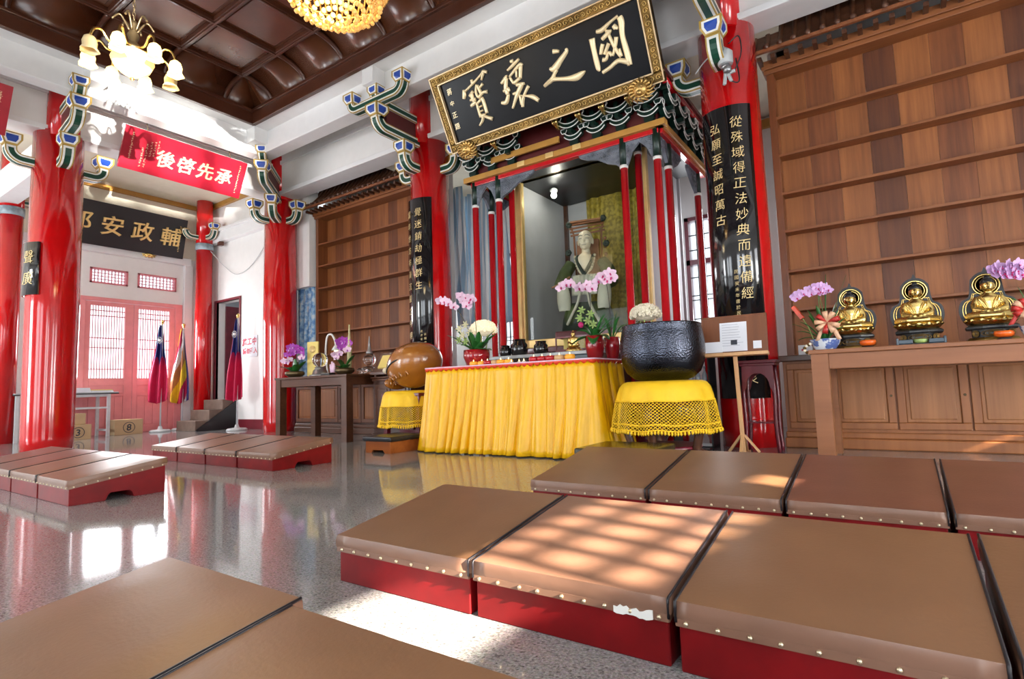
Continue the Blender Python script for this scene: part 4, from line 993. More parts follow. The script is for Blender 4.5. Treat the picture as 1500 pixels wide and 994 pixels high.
q = MB(); q.box(0, .48, 0, .2, 0, .05); q.obj('base', M['darkred'], t); q = MB(); q.box(0, .48, 0, .2, .19, .21); q.obj('lid', M['darkred'], t)
q = MB(); q.box(.015, .465, .18, .19, .05, .19); q.obj('back', M['yellowpaper'], t)
for x in (0, .225, .465):
    q = MB(); q.box(x, x+.015, 0, .015, .05, .19); q.obj('post', M['darkred'], t)
q = MB(); q.box(.01, .47, .003, .006, .05, .19); q.obj('glass', M['glass'], t)

# ================================================================= SHRINE
SX = -3.475
sh = thing('shrine', 'carved shrine with slim red posts, gilt beams and bracketed canopy', 'shrine', (SX, 6.2, 0))
def post(x, y, zr, label=None):
    q = MB(); q.lathe([(.062, 0), (.066, .04), (.05, .08), (.046, .1), (.046, zr-.02)], 18); p = q.obj('post', M['redpost'], sh, (x-SX, y-6.2, 0))
    q = MB(); q.lathe([(.050, zr-.02), (.052, zr), (.050, zr+.02)], 18); q.obj('white_ring', M['white'], p)
    q = MB(); q.lathe([(.048, zr+.02), (.048, 3.72)], 18); q.obj('green_top', M['greendark'], p)
for dx in (1.36, .94):
    for s in (-1, 1): post(SX+s*dx, 6.2, 3.31)
for s in (-1, 1): post(SX+s*1.36, 6.58, 3.31); post(SX+s*1.36, 7.8, 3.31); post(SX+s*.98, 6.58, 3.6)
BM = [M['goldpaint'], M['redpost'], M['orangetrim']]
def beam(a, b2, w, h, name='beam', m=None):
    q = MB(); q.bar(a, b2, w, h); q.obj(name, m or M['orangetrim'], sh, bevel=.006)
L = lambda x, y, z: (x-SX, y-6.2, z)
for s in (-1, 1): beam(L(SX+s*1.42, 6.12, 3.70), L(SX+s*1.42, 8.1, 3.70), .10, .075)
beam(L(SX-1.50, 6.16, 3.70), L(SX+1.50, 6.16, 3.70), .11, .075)
beam(L(SX-1.40, 6.20, 3.635), L(SX+1.40, 6.20, 3.635), .08, .06, 'lower_beam', M['redpost'])
for s in (-1, 1): beam(L(SX+s*1.40, 6.2, 3.635), L(SX+s*1.40, 8.0, 3.635), .07, .06, 'lower_beam', M['redpost'])
for x in (-.55, -.1, .3):
    q = MB(); q.box(x, x+.12, -.11, -.085, 3.665, 3.735); q.obj('beam_boss', M['goldpaint'], sh, bevel=.008)
# grey carved lace brackets below the beam
def lace(pts, y, axis='x', x=0):
    q = MB()
    if axis == 'x': q.prism(pts, lambda a_, b_, d_: (a_-SX, y-6.2+d_, b_), -.02, .02)
    else: q.prism(pts, lambda a_, b_, d_: (x-SX+d_, a_-6.2, b_), -.02, .02)
    o = q.obj('carved_spandrel', M['lace'], sh)
    # raised cloud scrolls
    g = MB(); xs = [p[0] for p in pts]; zs = [p[1] for p in pts]
    rnd = random.Random(int(xs[0]*100)); 
    def inside(px_, pz):
        c = False; n = len(pts)
        for i in range(n):
            x1, z1 = pts[i]; x2, z2 = pts[(i+1) % n]
            if (z1 > pz) != (z2 > pz) and px_ < (x2-x1)*(pz-z1)/(z2-z1)+x1: c = not c
        return c
    st = .055; nx = int((max(xs)-min(xs))/st)+1; nz = int((max(zs)-min(zs))/st)+1
    for i in range(nx):
        for j in range(nz):
            cx, cz = min(xs)+st*(i+.5), min(zs)+st*(j+.5)
            if inside(cx, cz) and inside(cx+.02, cz) and inside(cx-.02, cz) and inside(cx, cz-.02):
                P = []
                for k in range(9):
                    an = k/8*PI*2.2*(1 if (i+j) % 2 else -1); r_ = .026*(1-k/11)
                    if axis == 'x': P.append((cx+cos(an)*r_-SX, y-6.2-.022, cz+sin(an)*r_))
                    else: P.append((x-SX+.022, cx+cos(an)*r_-6.2, cz+sin(an)*r_))
                g.tube(P, .0055, 4)
    if g.v: g.obj('carved_scroll', M['lace'], o, kind='stuff')
for s in (-1, 1):
    X_ = lambda u: SX+s*u
    def ordr(p): return p if s > 0 else p[::-1]
    A = [(X_(1.32), 3.61), (X_(1.32), 3.30), (X_(1.29), 3.36), (X_(1.24), 3.48), (X_(1.15), 3.57), (X_(1.06), 3.48), (X_(1.01), 3.36), (X_(.98), 3.30), (X_(.98), 3.61)]
    lace(ordr(A), 6.2)
    B_ = [(X_(.90), 3.61), (X_(.90), 3.31), (X_(.85), 3.36), (X_(.74), 3.40), (X_(.60), 3.49), (X_(.46), 3.52), (X_(.36), 3.57), (X_(.34), 3.61)]
    lace(ordr(B_), 6.2)
    C_ = [(6.66, 3.61), (6.66, 3.31), (6.74, 3.36), (6.9, 3.44), (7.05, 3.56), (7.05, 3.61)]
    lace(C_, 0, 'y', SX+s*1.36)
    C_ = [(7.72, 3.61), (7.72, 3.31), (7.62, 3.36), (7.5, 3.44), (7.35, 3.56), (7.35, 3.61)]
    lace(C_, 0, 'y', SX+s*1.36)
    C_ = [(6.52, 3.61), (6.52, 3.36), (6.45, 3.46), (6.39, 3.52), (6.32, 3.46), (6.26, 3.36), (6.26, 3.61)]
    lace(C_, 0, 'y', SX+s*1.36)
# little white-edged bracket clusters
DP = [M['white'], M['white'], M['greendark'], M['green'], M['browndark']]
def mini(c, d):
    d = Vector((d[0], d[1], 0)).normalized(); s = Vector((-d.y, d.x, 0)); c = Vector(c); q = MB()
    pblk = lambda p, w, h: q.prism([(-w*.3, 0), (w*.3, 0), (w*.5, h*.5), (w*.5, h), (-w*.5, h), (-w*.5, h*.5)], lambda a_, b_, d_: tuple(Vector(p)+s*a_+Vector((0, 0, b_))+d*d_), -.035, .035, 2)
    def outl(P, r=.0075): q.tube(P, r, 5, 0)
    def arm2(cz, half, rise, dd):
        P = []
        for k in range(13):
            u = -1+2*k/12; P.append(c+d*dd+s*(half*u)+Vector((0, 0, cz+rise*abs(u)**2.2)))
        w = .055
        rows_ = [[p+Vector((0, 0, -w/2))-d*.03, p+Vector((0, 0, -w/2))+d*.03, p+Vector((0, 0, w/2))+d*.03, p+Vector((0, 0, w/2))-d*.03] for p in P]
        q.grid(rows_, 2, False, True)
        for zz in (-w/2, w/2): outl([p+Vector((0, 0, zz))+d*.033 for p in P])
        for e in (-1, 1):
            p = c+d*dd+s*(half*e)+Vector((0, 0, cz+rise+.02)); pblk(p, .085, .06)
            o2 = [(-.025, 0), (.025, 0), (.042, .03), (.042, .06), (-.042, .06), (-.042, .03), (-.025, 0)]
            outl([p+s*a_+Vector((0, 0, b_))+d*.037 for a_, b_ in o2], .006)
    pblk(c+Vector((0, 0, 0)), .12, .08)
    arm2(.11, .125, .06, .02); pblk(c+d*.02+Vector((0, 0, .14)), .08, .06); arm2(.24, .155, .07, .10)
    q.bar(c+d*-.15+Vector((0, 0, .17)), c+d*.14+Vector((0, 0, .17)), .05, .06, 2); q.bar(c+d*-.15+Vector((0, 0, .30)), c+d*.16+Vector((0, 0, .30)), .05, .06, 2)
    return q
mme = mini((0, 0, 0), (0, -1)).mesh('bracket_cluster', DP)
for x in (-1.36, -1.02, -.68, .30, .62, .94, 1.30): inst('bracket_cluster', mme, sh, (x, -.02, 3.74))
for k in range(5): inst('bracket_cluster', mme, sh, (1.42, .1+.38*k, 3.74), (0, 0, PI/2))
for k in range(4): inst('bracket_cluster', mme, sh, (-1.42, .3+.38*k, 3.74), (0, 0, -PI/2))
gm = MB(); gm.tube([(0, -.1, 4.02), (0, -.2, 4.05), (0, -.27, 4.12)], [.035, .03, .015], 6); gm.ball((0, -.2, 4.07), .05, 8, 6); gm = gm.mesh('gilt_finial', M['gold'])
for x in (-1.2, -.85, .13, .46, .78, 1.12): inst('gilt_finial', gm, sh, (x, -.02, -.02))
# canopy eave above the clusters
q = MB(); q.tube([(-1.46, -.22, 4.17), (1.46, -.22, 4.17)], .04, 10); q.obj('eave_purlin', M['redpost'], sh)
q = MB(); q.tube([(1.53, -.2, 4.17), (1.53, 1.8, 4.17)], .04, 10); q.obj('eave_purlin', M['redpost'], sh)
q = MB(); q.box(-1.58, 1.58, -.26, 1.9, 4.21, 4.26); q.obj('eave_board', M['browndark'], sh)
q = MB(); q.box(-1.40, 1.40, -.02, 1.9, 3.72, 3.76); q.obj('canopy_ceiling', M['blackmat'], sh)
q = MB(); q.box(-1.36, 1.36, .02, .06, 3.76, 4.2); q.box(1.34, 1.38, .02, 1.9, 3.76, 4.2); q.box(-1.38, -1.34, .02, 1.9, 3.76, 4.2); q.obj('bracket_wall', M['browndark'], sh)
q = MB(); q.box(-1.0, .1, -.09, -.06, 3.84, 3.92); q.obj('ochre_batten', M['orangetrim'], sh)
# glass case with the seated pilgrim
t = gc = thing('glass_case', 'tall gold framed glass case inside the shrine', 'display case', (SX, 6.70, 0))
q = MB(); q.box(-1.02, 1.02, .0, 1.5, 0, 1.16); q.box(-1.06, 1.06, -.04, 1.54, 1.16, 1.24); q.obj('plinth', M['darkred'], t, bevel=.01)
for s in (-1, 1):
    q = MB(); x = s*.90; q.box(min(x, x+s*.13), max(x, x+s*.13), 0, .09, 1.24, 3.78); q.obj('frame_post', M['goldpaint'], t, bevel=.01)
    q = MB(); q.box(min(x, x+s*.06), max(x, x+s*.06), 1.40, 1.48, 1.24, 3.9); q.obj('rear_post', M['tablewood'], t)
    q = MB(); q.box(s*.97-.01, s*.97+.01, .09, 1.40, 1.24, 3.9); q.obj('side_panel', M['greywall'], t)
q = MB(); q.box(-1.03, 1.03, 0, .09, 1.24, 1.36); q.obj('bottom_rail', M['goldpaint'], t, bevel=.01)
q = MB(); q.box(-1.03, 1.03, 0, .09, 3.72, 3.8); q.obj('top_rail', M['goldpaint'], t)
q = MB(); q.box(-.9, .9, .03, .036, 1.36, 3.72); q.obj('glass_pane', M['glass'], t)
q = MB(); q.box(-1.0, 1.0, 1.46, 1.5, 1.24, 3.98); q.obj('back_panel', M['greywall'], t)
q = MB(); q.lathe([(.03, 0), (.06, .03), (.06, .06), (.02, .09)], 12, (-.62, .5, 3.62)); lp = q.obj('lamp_fitting', M['grey'], t)
q = MB(); q.ball((-.62, .5, 3.59), .045, 10, 8); q.obj('lamp_bulb', M['lamp'], lp); light('case_lamp_light', 'POINT', (SX-.45, 7.0, 4.5-.95), None, 15, (1.0, .93, .80), shadow_soft_size=.05)
curtain('brocade_curtain', 'olive gold brocade curtain hung behind the pilgrim statue', -3.98, -2.60, 8.05, 1.26, 3.95, M['olive'], 9, .035)

# ---------- robed pilgrim statue
def blend(q, voxel, name, mats, parent, smooth=8):
    o = q.obj(name, mats, parent); md = o.modifiers.new('remesh', 'REMESH'); md.mode = 'VOXEL'; md.voxel_size = voxel; md.use_smooth_shade = True
    if smooth: ms = o.modifiers.new('smooth', 'SMOOTH'); ms.factor = .5; ms.iterations = smooth
    return o
st = thing('pilgrim_statue', 'painted statue of a shaven robed pilgrim with a bamboo back frame', 'statue', (-3.62, 7.25, 1.24), math.radians(14))
q = MB(); q.box(-.42, .42, -.35, .35, 0, .22); q.obj('plinth', M['darkred'], st, bevel=.02)
# seated robe: skirt over knees, torso, shoulders, upper arms
q = MB()
def oval(cx, cy, z, rx, ry): return [(cx+cos(2*PI*k/28)*rx, cy+sin(2*PI*k/28)*ry, z) for k in range(28)]
q.grid([oval(0, 0, .22, .30, .26), oval(0, -.02, .35, .36, .30), oval(0, -.03, .55, .35, .28), oval(0, -.02, .72, .30, .24), oval(0, 0, .85, .26, .18), oval(0, .01, 1.02, .27, .17), oval(0, .02, 1.20, .28, .16), oval(0, .03, 1.30, .22, .13), oval(0, .03, 1.36, .10, .09)], 0, True, True)
q.f += [tuple(range(28))]; q.m += [0]; q.s += [False]
for s in (-1, 1):
    q.tube([(s*.22, .02, 1.26), (s*.32, -.02, 1.10), (s*.36, -.10, .92), (s*.30, -.26, .86)], [.09, .10, .115, .10], 12)
q.ball((.16, -.16, .42), .17, 12, 8, rz=.2); q.ball((-.16, -.16, .42), .17, 12, 8, rz=.2)
blend(q, .018, 'robe', M['robegreen'], st)
q = MB(); q.grid([oval(0, -.03, .62, .315, .255), oval(0, -.02, .40, .37, .315), oval(0, 0, .22, .40, .34)], 0, True, True); q.obj('under_robe', M['robedark'], st, solid=.006)
# pleated pale front apron and belt
q = MB(); rows = []
for j in range(9):
    v = j/8; r = []
    for k in range(25):
        u = k/24*2-1; w = .17+.02*v; r.append((u*w, -.165-.05*v-.03*(1-u*u)+.012*sin(k*PI/2), 1.03-.30*v))
    rows.append(r)
q.grid(rows); q.obj('front_apron', M['robewhite'], st, solid=.006)
q = MB(); q.tube([(cos(a_)*.275, sin(a_)*.20-.01, .90) for a_ in [PI+PI*k/16 for k in range(17)]], .012, 6); q.obj('belt', M['robedark'], st)
for s in (-1, 1):
    # pale hanging sleeves and ribbons
    q = MB(); rows = []
    for j in range(9):
        v = j/8; cx, cy, cz = s*(.31-.03*v), -.25-.03*v, .93-.42*v; wr = .075+.05*sin(v*PI*.8)
        rows.append([(cx+cos(2*PI*k/14)*wr*.8, cy+sin(2*PI*k/14)*wr*.55, cz) for k in range(14)])
    q.grid(rows, 0, True, True); q.obj('sleeve', M['robewhite'], st)
    q = MB(); q.tube(cr([(s*.05, -.24, .80), (s*.09, -.30, .60), (s*.16, -.34, .45), (s*.24, -.34, .30)], 4), [.022]*12+[.018], 6); q.obj('ribbon', M['robewhite'], st)
    # collar band
    q = MB(); q.tube(cr([(s*.10, .06, 1.36), (s*.12, -.10, 1.30), (s*.07, -.16, 1.16), (0, -.185, 1.03)], 5), .026, 6); q.obj('collar', M['robedark'], st)
    # hand
    q = MB(); hx, hy, hz = s*.29, -.36, .90 if s < 0 else .86
    q.ball((hx, hy, hz), .038, 10, 8, rz=.03, ry=.05)
    for k in range(4):
        a0 = (hx-.028+.018*k, hy-.045, hz+.004); q.tube([a0, (a0[0], a0[1]-.03, a0[2]-.006), (a0[0], a0[1]-.042, a0[2]-.032+.003*k)], [.0095, .0085, .007], 6)
    q.tube([(hx-s*.036, hy-.01, hz+.01), (hx-s*.052, hy-.035, hz+.018), (hx-s*.048, hy-.058, hz+.01)], [.011, .0095, .008], 6)
    q.obj('hand', M['skinpaint'], st)
q = MB(); q.tube([(-.43, -.40, .84), (-.28, -.39, .90), (-.16, -.38, .98)], .014, 8); q.obj('scroll_stick', M['packbrown'], st)
# chest and head
q = MB(); q.ball((0, -.08, 1.22), .13, 14, 10, rz=.16, ry=.10); q.tube([(0, .02, 1.28), (0, -.005, 1.44)], [.075, .062], 12)
H0 = 1.55
q.ball((0, -.01, H0+.045), .108, 18, 14, rz=.125, ry=.122); q.ball((0, -.035, H0-.045), .084, 16, 12, rz=.085, ry=.082); q.ball((0, -.075, H0-.095), .035, 10, 8)
q.tube([(0, -.112, H0+.045), (0, -.134, H0-.005), (0, -.118, H0-.018)], [.013, .021, .013], 8)
for s in (-1, 1):
    q.ball((s*.108, .0, H0), .016, 8, 8, rz=.05, ry=.028); q.ball((s*.05, -.088, H0-.02), .032, 8, 8); q.tube([(s*.015, -.122, H0+.062), (s*.05, -.116, H0+.072), (s*.085, -.09, H0+.058)], .007, 5)
    q.tube([(s*.022, -.116, H0+.034), (s*.048, -.113, H0+.036), (s*.074, -.094, H0+.032)], .010, 6)
q.tube([(-.032, -.110, H0-.056), (0, -.118, H0-.058), (.032, -.110, H0-.056)], .009, 6); q.tube([(-.024, -.106, H0-.070), (0, -.113, H0-.073), (.024, -.106, H0-.070)], .009, 6)
hd = blend(q, .007, 'head', M['skinpaint'], st, 3)
q = MB()
for s in (-1, 1):
    q.tube([(s*.026, -.124, H0+.028), (s*.048, -.122, H0+.026), (s*.072, -.104, H0+.026)], .0035, 5); q.tube([(s*.016, -.128, H0+.068), (s*.05, -.122, H0+.079), (s*.086, -.096, H0+.064)], .004, 5)
q.tube([(-.028, -.118, H0-.064), (0, -.125, H0-.066), (.028, -.118, H0-.064)], .003, 5); q.obj('painted_features', M['ink'], hd)
bm_ = MB(); bm_.ball((0, 0, 0), .021, 10, 8); bm_ = bm_.mesh('prayer_bead', M['beadwhite'])
for k in range(19):
    a_ = -1.25+2.5*k/18; x = sin(a_)*.155; z = 1.36-.30*cos(a_*1.2)**1.0; inst('prayer_bead', bm_, st, (x, -.175+abs(a_)*.06, z-.02))
# back frame
q = MB(); q.tube([(-.19, .16, .95), (-.21, .16, 1.72), (-.24, .08, 1.84)], .016, 8); q.obj('pack_pole', M['packbrown'], st)
q = MB(); q.tube([(.19, .16, .95), (.21, .16, 1.72), (.26, .08, 1.90)], .016, 8); q.obj('pack_pole', M['packbrown'], st)
q = MB(); q.box(-.17, .17, .12, .24, 1.0, 1.62); q.obj('pack_box', M['packbrown'], st, bevel=.02)
for k in range(4):
    q = MB(); z = 1.70+.045*k; q.tube([(-.25, .12-.03*k, z), (.27, .12-.03*k, z+.03)], .015, 8); q.obj('pack_bar', M['packbrown'], st)
q = MB(); q.box(-.22, .24, -.02, .16, 1.86, 1.885); q.obj('pack_roof', M['packbrown'], st)
for (x, z) in ((.27, 1.88), (.30, 1.50), (-.27, 1.42), (-.25, 1.84)):
    q = MB()
    for k in range(6): a_ = k*PI/3; q.ball((x+cos(a_)*.025, .02, z+sin(a_)*.025), .027, 8, 6)
    q.obj('pompom', M['robedark'], st)
for z in (1.0, 1.12, 1.24, 1.36, 1.48, 1.6):
    q = MB(); q.ball((.27+.02*(1.6-z), .1, z), .026, 8, 6); q.obj('tassel_bead', M['packbrown'], st)
# ================================================================= BIG BOWL ON DRAPED STAND
def net_cloth(label, x, y, r0, r1, z_top, z_mid, z_bot, th0, th1, seed):
    # crocheted drape: solid crown, open diamond net below, fringe at the hem
    t = thing('crochet_cloth', label, 'cloth', (x, y, 0)); rnd = random.Random(seed); ph = rnd.uniform(0, 6)
    def P(a, v):   # v 0 crown edge .. 1 hem
        f = .5+.5*sin(a*9+ph)+.35*sin(a*17+2*ph); r = r0+(r1-r0)*v**.5+.030*v**.7*f
        return (cos(a)*r, sin(a)*r, z_top+(z_bot-z_top)*v+.008*sin(a*9+ph)*v)
    q = MB(); n = 120; vm = (z_top-z_mid)/(z_top-z_bot)
    rows = [[(cos(2*PI*k/n)*r, sin(2*PI*k/n)*r, z) for k in range(n)] for r, z in ((.02, z_top+.022), (r0*.7, z_top+.022), (r0*.88, z_top+.019), (r0*.96, z_top+.011))]
    rows += [[P(2*PI*k/n, vm*j/5) for k in range(n)] for j in range(6)]
    q.grid(rows, 0, True, True); q.obj('solid_crown', M['yellownet'], t)
    q = MB(); nc = 84; nr = 9; vs = []; fs = []
    for j in range(2*nr+1):
        v = vm+(1-vm)*j/(2*nr)
        for k in range(nc): vs.append(P(2*PI*(k+.5*(j % 2))/nc, v))
    for j in range(0, 2*nr-1):
        for k in range(nc):
            if j % 2 == 0: fs.append((j*nc+k, (j+1)*nc+k, (j+2)*nc+k, (j+1)*nc+(k-1) % nc))
            else: fs.append((j*nc+k, (j+1)*nc+(k+1) % nc, (j+2)*nc+k, (j+1)*nc+k))
    q.add(vs, fs, 0, True); o = q.obj('net', M['yellownet'], t, kind='stuff')
    md = o.modifiers.new('wire', 'WIREFRAME'); md.thickness = .009; md.use_even_offset = False
    q = MB(); nf = 110
    for band in (vm, vm+(1-vm)*.80, .99): q.tube([P(2*PI*k/90, band) for k in range(91)], .007, 6, cap=False)
    for k in range(nf):
        a = 2*PI*k/nf; p = Vector(P(a, 1)); q.tube([p, p+Vector((cos(a)*.004, sin(a)*.004, -.022)), p+Vector((0, 0, -.035))], [.010, .011, .002], 5)
    q.obj('fringe', M['yellownet'], t, kind='stuff'); return t
BX, BY = -1.735, 4.92
t = thing('bowl_stand', 'round stand with curved feet under the yellow crochet cloth', 'stand', (BX, BY, 0))
q = MB(); q.lathe([(.33, .60), (.36, .62), (.36, .66), (.34, .68)], 32); q.obj('stand_top', M['darkred'], t)
q = MB(); q.lathe([(.30, .48), (.33, .5), (.31, .60)], 32); q.obj('apron', M['darkred'], t)
for k in range(5):
    a = PI*2*k/5-.35; q = MB(); d = Vector((cos(a), sin(a), 0))
    q.tube(cr([tuple(d*.29+Vector((0, 0, .56))), tuple(d*.38+Vector((0, 0, .42))), tuple(d*.34+Vector((0, 0, .22))), tuple(d*.31+Vector((0, 0, .09))), tuple(d*.38+Vector((0, 0, .03)))], 5), [.045]*8+[.036]*8+[.03]*4+[.028], 10); q.ball(tuple(d*.39+Vector((0, 0, .032))), .032, 10, 8); q.obj('leg', M['tablewood'], t)
q = MB(); q.lathe([(.28, .10), (.30, .12), (.28, .14)], 28); q.obj('stretcher_ring', M['darkred'], t)
net_cloth('yellow crochet cloth draped over the round stand under the big black bowl', BX, BY, .37, .45, .682, .53, .285, 0, 0, 3)
q = MB(); q.lathe([(.02, .0), (.20, .0), (.26, .02), (.325, .08), (.362, .17), (.375, .27), (.372, .36), (.360, .44), (.348, .505), (.352, .515), (.344, .522), (.333, .515), (.340, .44), (.35, .3), (.33, .14), (.2, .04), (.02, .03)], 64)
o = q.obj('singing_bowl', M['bronze'], None, (BX, BY, .706)); o.scale = (1, 1, .965); tag(o, 'big hammered black bronze singing bowl on the yellow draped stand', 'bowl')
def small_bench(x0, x1, y0, y1, h, label, topm, basem, rz=0):
    t = thing('low_stool', label, 'stool', ((x0+x1)/2, (y0+y1)/2, 0), rz); w, d = (x1-x0)/2, (y1-y0)/2
    q = MB(); q.prism([(-w, 0), (-w+.09, 0), (-w+.12, .035), (w-.12, .035), (w-.09, 0), (w, 0), (w, h-.05), (-w, h-.05)], lambda a_, b_, d_: (a_, d_, b_), -d, -d+.02)
    q.prism([(-w, 0), (-w+.09, 0), (-w+.12, .035), (w-.12, .035), (w-.09, 0), (w, 0), (w, h-.05), (-w, h-.05)], lambda a_, b_, d_: (a_, d_, b_), d-.02, d)
    q.box(-w, -w+.02, -d+.02, d-.02, 0, h-.05); q.box(w-.02, w, -d+.02, d-.02, 0, h-.05); q.obj('box_base', basem, t)
    q = MB(); q.box(-w-.035, w+.035, -d-.03, d+.03, h-.055, h); q.obj('padded_top', topm, t, bevel=.018, seg=3); return t
M['blackvinyl'] = plain('black_vinyl', (.014, .016, .022), .32, .1, 60, .1)
M['olivevinyl'] = plain('dark_olive_vinyl', (.035, .030, .012), .22, .05, 40, .1)
small_bench(-5.06, -4.66, 4.33, 4.84, .185, 'low orange-brown stool with black padded top by the altar cloth', M['blackvinyl'], M['stoolwood'])
small_bench(-2.06, -1.52, 3.86, 4.38, .205, 'low stool with dark olive top in front of the bowl stand', M['olivevinyl'], M['darkwood'])

# wooden fish
t = thing('wooden_fish', 'large carved wooden fish drum with golden brown back', 'wooden fish', (-5.10, 5.22, .735), rot=(0, -.20, math.radians(-12)))
q = MB(); n = 40; rows = []
for i in range(23):
    v = -PI/2+PI*i/22; r = []
    for k in range(n):
        a = 2*PI*k/n; x = cos(v)*cos(a)*.42; y = cos(v)*sin(a)*.34; z = sin(v)*.29
        z += .03*cos(v)-.14*(x < -.05)*(abs(x)-.05)*(z > -.1); r.append((x, y, z+.28))
    rows.append(r)
q.grid(rows, 0, True, True); fo = q.obj('body', M['fishwood'], t)
q = MB()
for s in (-1, 1):
    P = []
    for k in range(15):
        a = PI-.12-k*.125; P.append((cos(a)*.417, s*sin(a)*.338, .262-.05*max(0, -cos(a))+.012*k*.4))
    q.tube(P, [.006]+[.013]*13+[.004], 8)
q.obj('slit', M['blackmat'], t)
q = MB()
for s in (-1, 1):
    for k in range(9):
        x = -.40+k*.05; yy = .34*math.sqrt(max(0, 1-(x/.42)**2))*.85; q.tube(cr([(x, s*yy*.7, .44-.1*(k < 3)), (x+.02, s*(yy*.95), .33), (x+.0, s*yy, .26)], 4), .012, 6)
    for k in range(7):
        x = -.40+k*.10; yy = .34*math.sqrt(max(0, 1-(x/.42)**2)); q.tube(cr([(x-.02, s*yy*.93, .10), (x+.03, s*(yy*.99), .15), (x+.07, s*yy*.96, .10)], 4), .013, 6)
q.obj('carved_scale', M['fishwood'], t, kind='stuff')
q = MB(); q.ball((-.33, -.235, .30), .042, 12, 8); q.obj('eye', M['beadwhite'], t)
q = MB(); q.ball((-.47, 0, .16), .06, 10, 8, rz=.09, ry=.2); q.obj('head_crest', M['fishwood'], t)
t = thing('fish_stand', 'square stand under the wooden fish and its yellow net cloth', 'stand', (-5.12, 5.20, 0))
q = MB(); q.box(-.33, .33, -.28, .28, .62, .66); q.obj('stand_top', M['darkred'], t, bevel=.006)
lm = MB(); lm.box(-.03, .03, -.03, .03, 0, .62); lm = lm.mesh('leg', M['darkred'])
for x in (-.28, .28):
    for y in (-.23, .23): inst('leg', lm, t, (x, y, 0))
q = MB(); q.box(-.28, .28, -.02, .02, .15, .19); q.obj('stretcher', M['darkred'], t)
net_cloth('yellow crochet cloth hanging under the wooden fish', -5.14, 5.18, .36, .42, .672, .50, .27, 0, 0, 8)

# ================================================================= EASEL, SIDE STAND, BOTTLE RACK
t = thing('easel_sign', 'pale wooden easel stand holding a brown notice board with papers', 'sign stand', (-1.185, 5.36, 0), .03)
q = MB(); q.bar((0, 0, .03), (-.02, -.01, .92), .035, .03, up=(0, 1, 0)); q.obj('post', M['easel'], t, bevel=.003)
for k, a in enumerate((.15, PI-.15, -PI/2, PI/2)):
    d = Vector((cos(a), sin(a), 0)); q = MB(); q.bar(d*.01+Vector((0, 0, .018)), d*.24+Vector((0, 0, .018)), .035, .03); q.obj('foot', M['easel'], t, bevel=.004)
    q = MB(); q.bar(d*.015+Vector((0, 0, .19)), d*.13+Vector((0, 0, .04)), .03, .02); q.obj('brace', M['easel'], t)
sb = MB(); sb.box(-.275, .275, -.01, .012, 0, .345); S_ = Matrix.Translation((-.02, -.03, .935)) @ Matrix.Rotation(-.12, 4, 'X')
bo = sb.obj('notice_board', M['easelboard'], t, bevel=.003); bo.matrix_local = S_
q = MB(); q.box(-.29, .29, -.05, .02, -.03, 0); o = q.obj('tray', M['easel'], t, bevel=.003); o.matrix_local = S_
q = MB(); q.box(-.285, -.268, -.014, .015, 0, .345); q.box(.268, .285, -.014, .015, 0, .345); q.box(-.285, .285, -.014, .015, .33, .35); o = q.obj('board_edge', M['woodframe'], t); o.matrix_local = S_
def sheet(x0, x1, z0, z1, d=.014, lines=0, pic=None):
    q = MB(); q.box(x0, x1, -d, -d+.003, z0, z1); p = q.obj('paper', M['paper'], bo)
    g = MB()
    for k in range(lines):
        z = z1-.02-(z1-z0-.05)*k/lines; g.box(x0+.02, x1-.02-random.uniform(0, .06), -d-.001, -d, z-.002, z+.001)
    if pic: g2 = MB(); g2.box(*pic[:2], -d-.0015, -d, *pic[2:]); g2.obj('dark_picture', M['ink'], bo)
    if g.v: g.obj('printed_line', M['faintink'], bo, kind='stuff')
sheet(-.12, .115, .015, .285, .014, 9, (-.025, .03, .075, .12)); sheet(-.255, -.10, .01, .11, .017); sheet(.165, .235, .03, .10, .014)
t = thing('plant_stand', 'tall dark red stand with arched sides beside the right column', 'stand', (-1.10, 5.84, 0)); 
q = MB(); q.box(-.175, .175, -.13, .13, .845, .875); q.box(-.16, .16, -.115, .115, .82, .845); q.obj('stand_top', M['darkred'], t, bevel=.005)
for x in (-.135, .135):
    for y in (-.095, .095):
        q = MB(); q.tube(cr([(x*.92, y, .82), (x*1.02, y, .55), (x*.98, y, .25), (x*1.1, y, 0)], 4), .018, 8); q.obj('leg', M['darkred'], t)
for y in (-.11, .11):
    q = MB(); P = [(-.14, .82), (-.14, .55)]+[(-.105*cos(PI*k/10), .62+.13*sin(PI*k/10)) for k in range(11)]+[(.14, .55), (.14, .82)]
    q.prism(P, lambda a_, b_, d_: (a_, y+d_, b_), -.008, .008); q.obj('arched_apron', M['darkred'], t)
q = MB(); q.box(-.13, .13, -.1, .1, .27, .285); q.obj('lower_shelf', M['darkred'], t)
t = thing('bottle_rack', 'dark low rack of pale bottles left of the right column', 'rack', (-1.95, 5.73, 0))
for z in (.02, .32, .62, .93):
    q = MB(); q.box(0, .40, 0, .26, z, z+.02); q.obj('shelf', M['blackmat'], t)
for x in (0, .385):
    q = MB(); q.box(x, x+.015, 0, .26, 0, .95); q.obj('side', M['blackmat'], t)
bm_ = MB(); bm_.lathe([(.022, 0), (.026, .01), (.026, .11), (.010, .15), (.010, .18), (.013, .185), (.013, .20), (.0, .20)], 12); bm_ = bm_.mesh('bottle', plain('pale_glass_bottle', (.30, .34, .40), .12, coat=.4))
for j, z in enumerate((.34, .64)):
    for k in range(5):
        o = inst('bottle', bm_, None, (-1.95+.055+.07*k, 5.80, z+.001)); tag(o, '%s pale bottle from the left on the %s shelf of the dark rack' % (('first', 'second', 'third', 'fourth', 'fifth')[k], ('middle', 'upper')[j]), 'bottle', 'bottles in the dark rack')

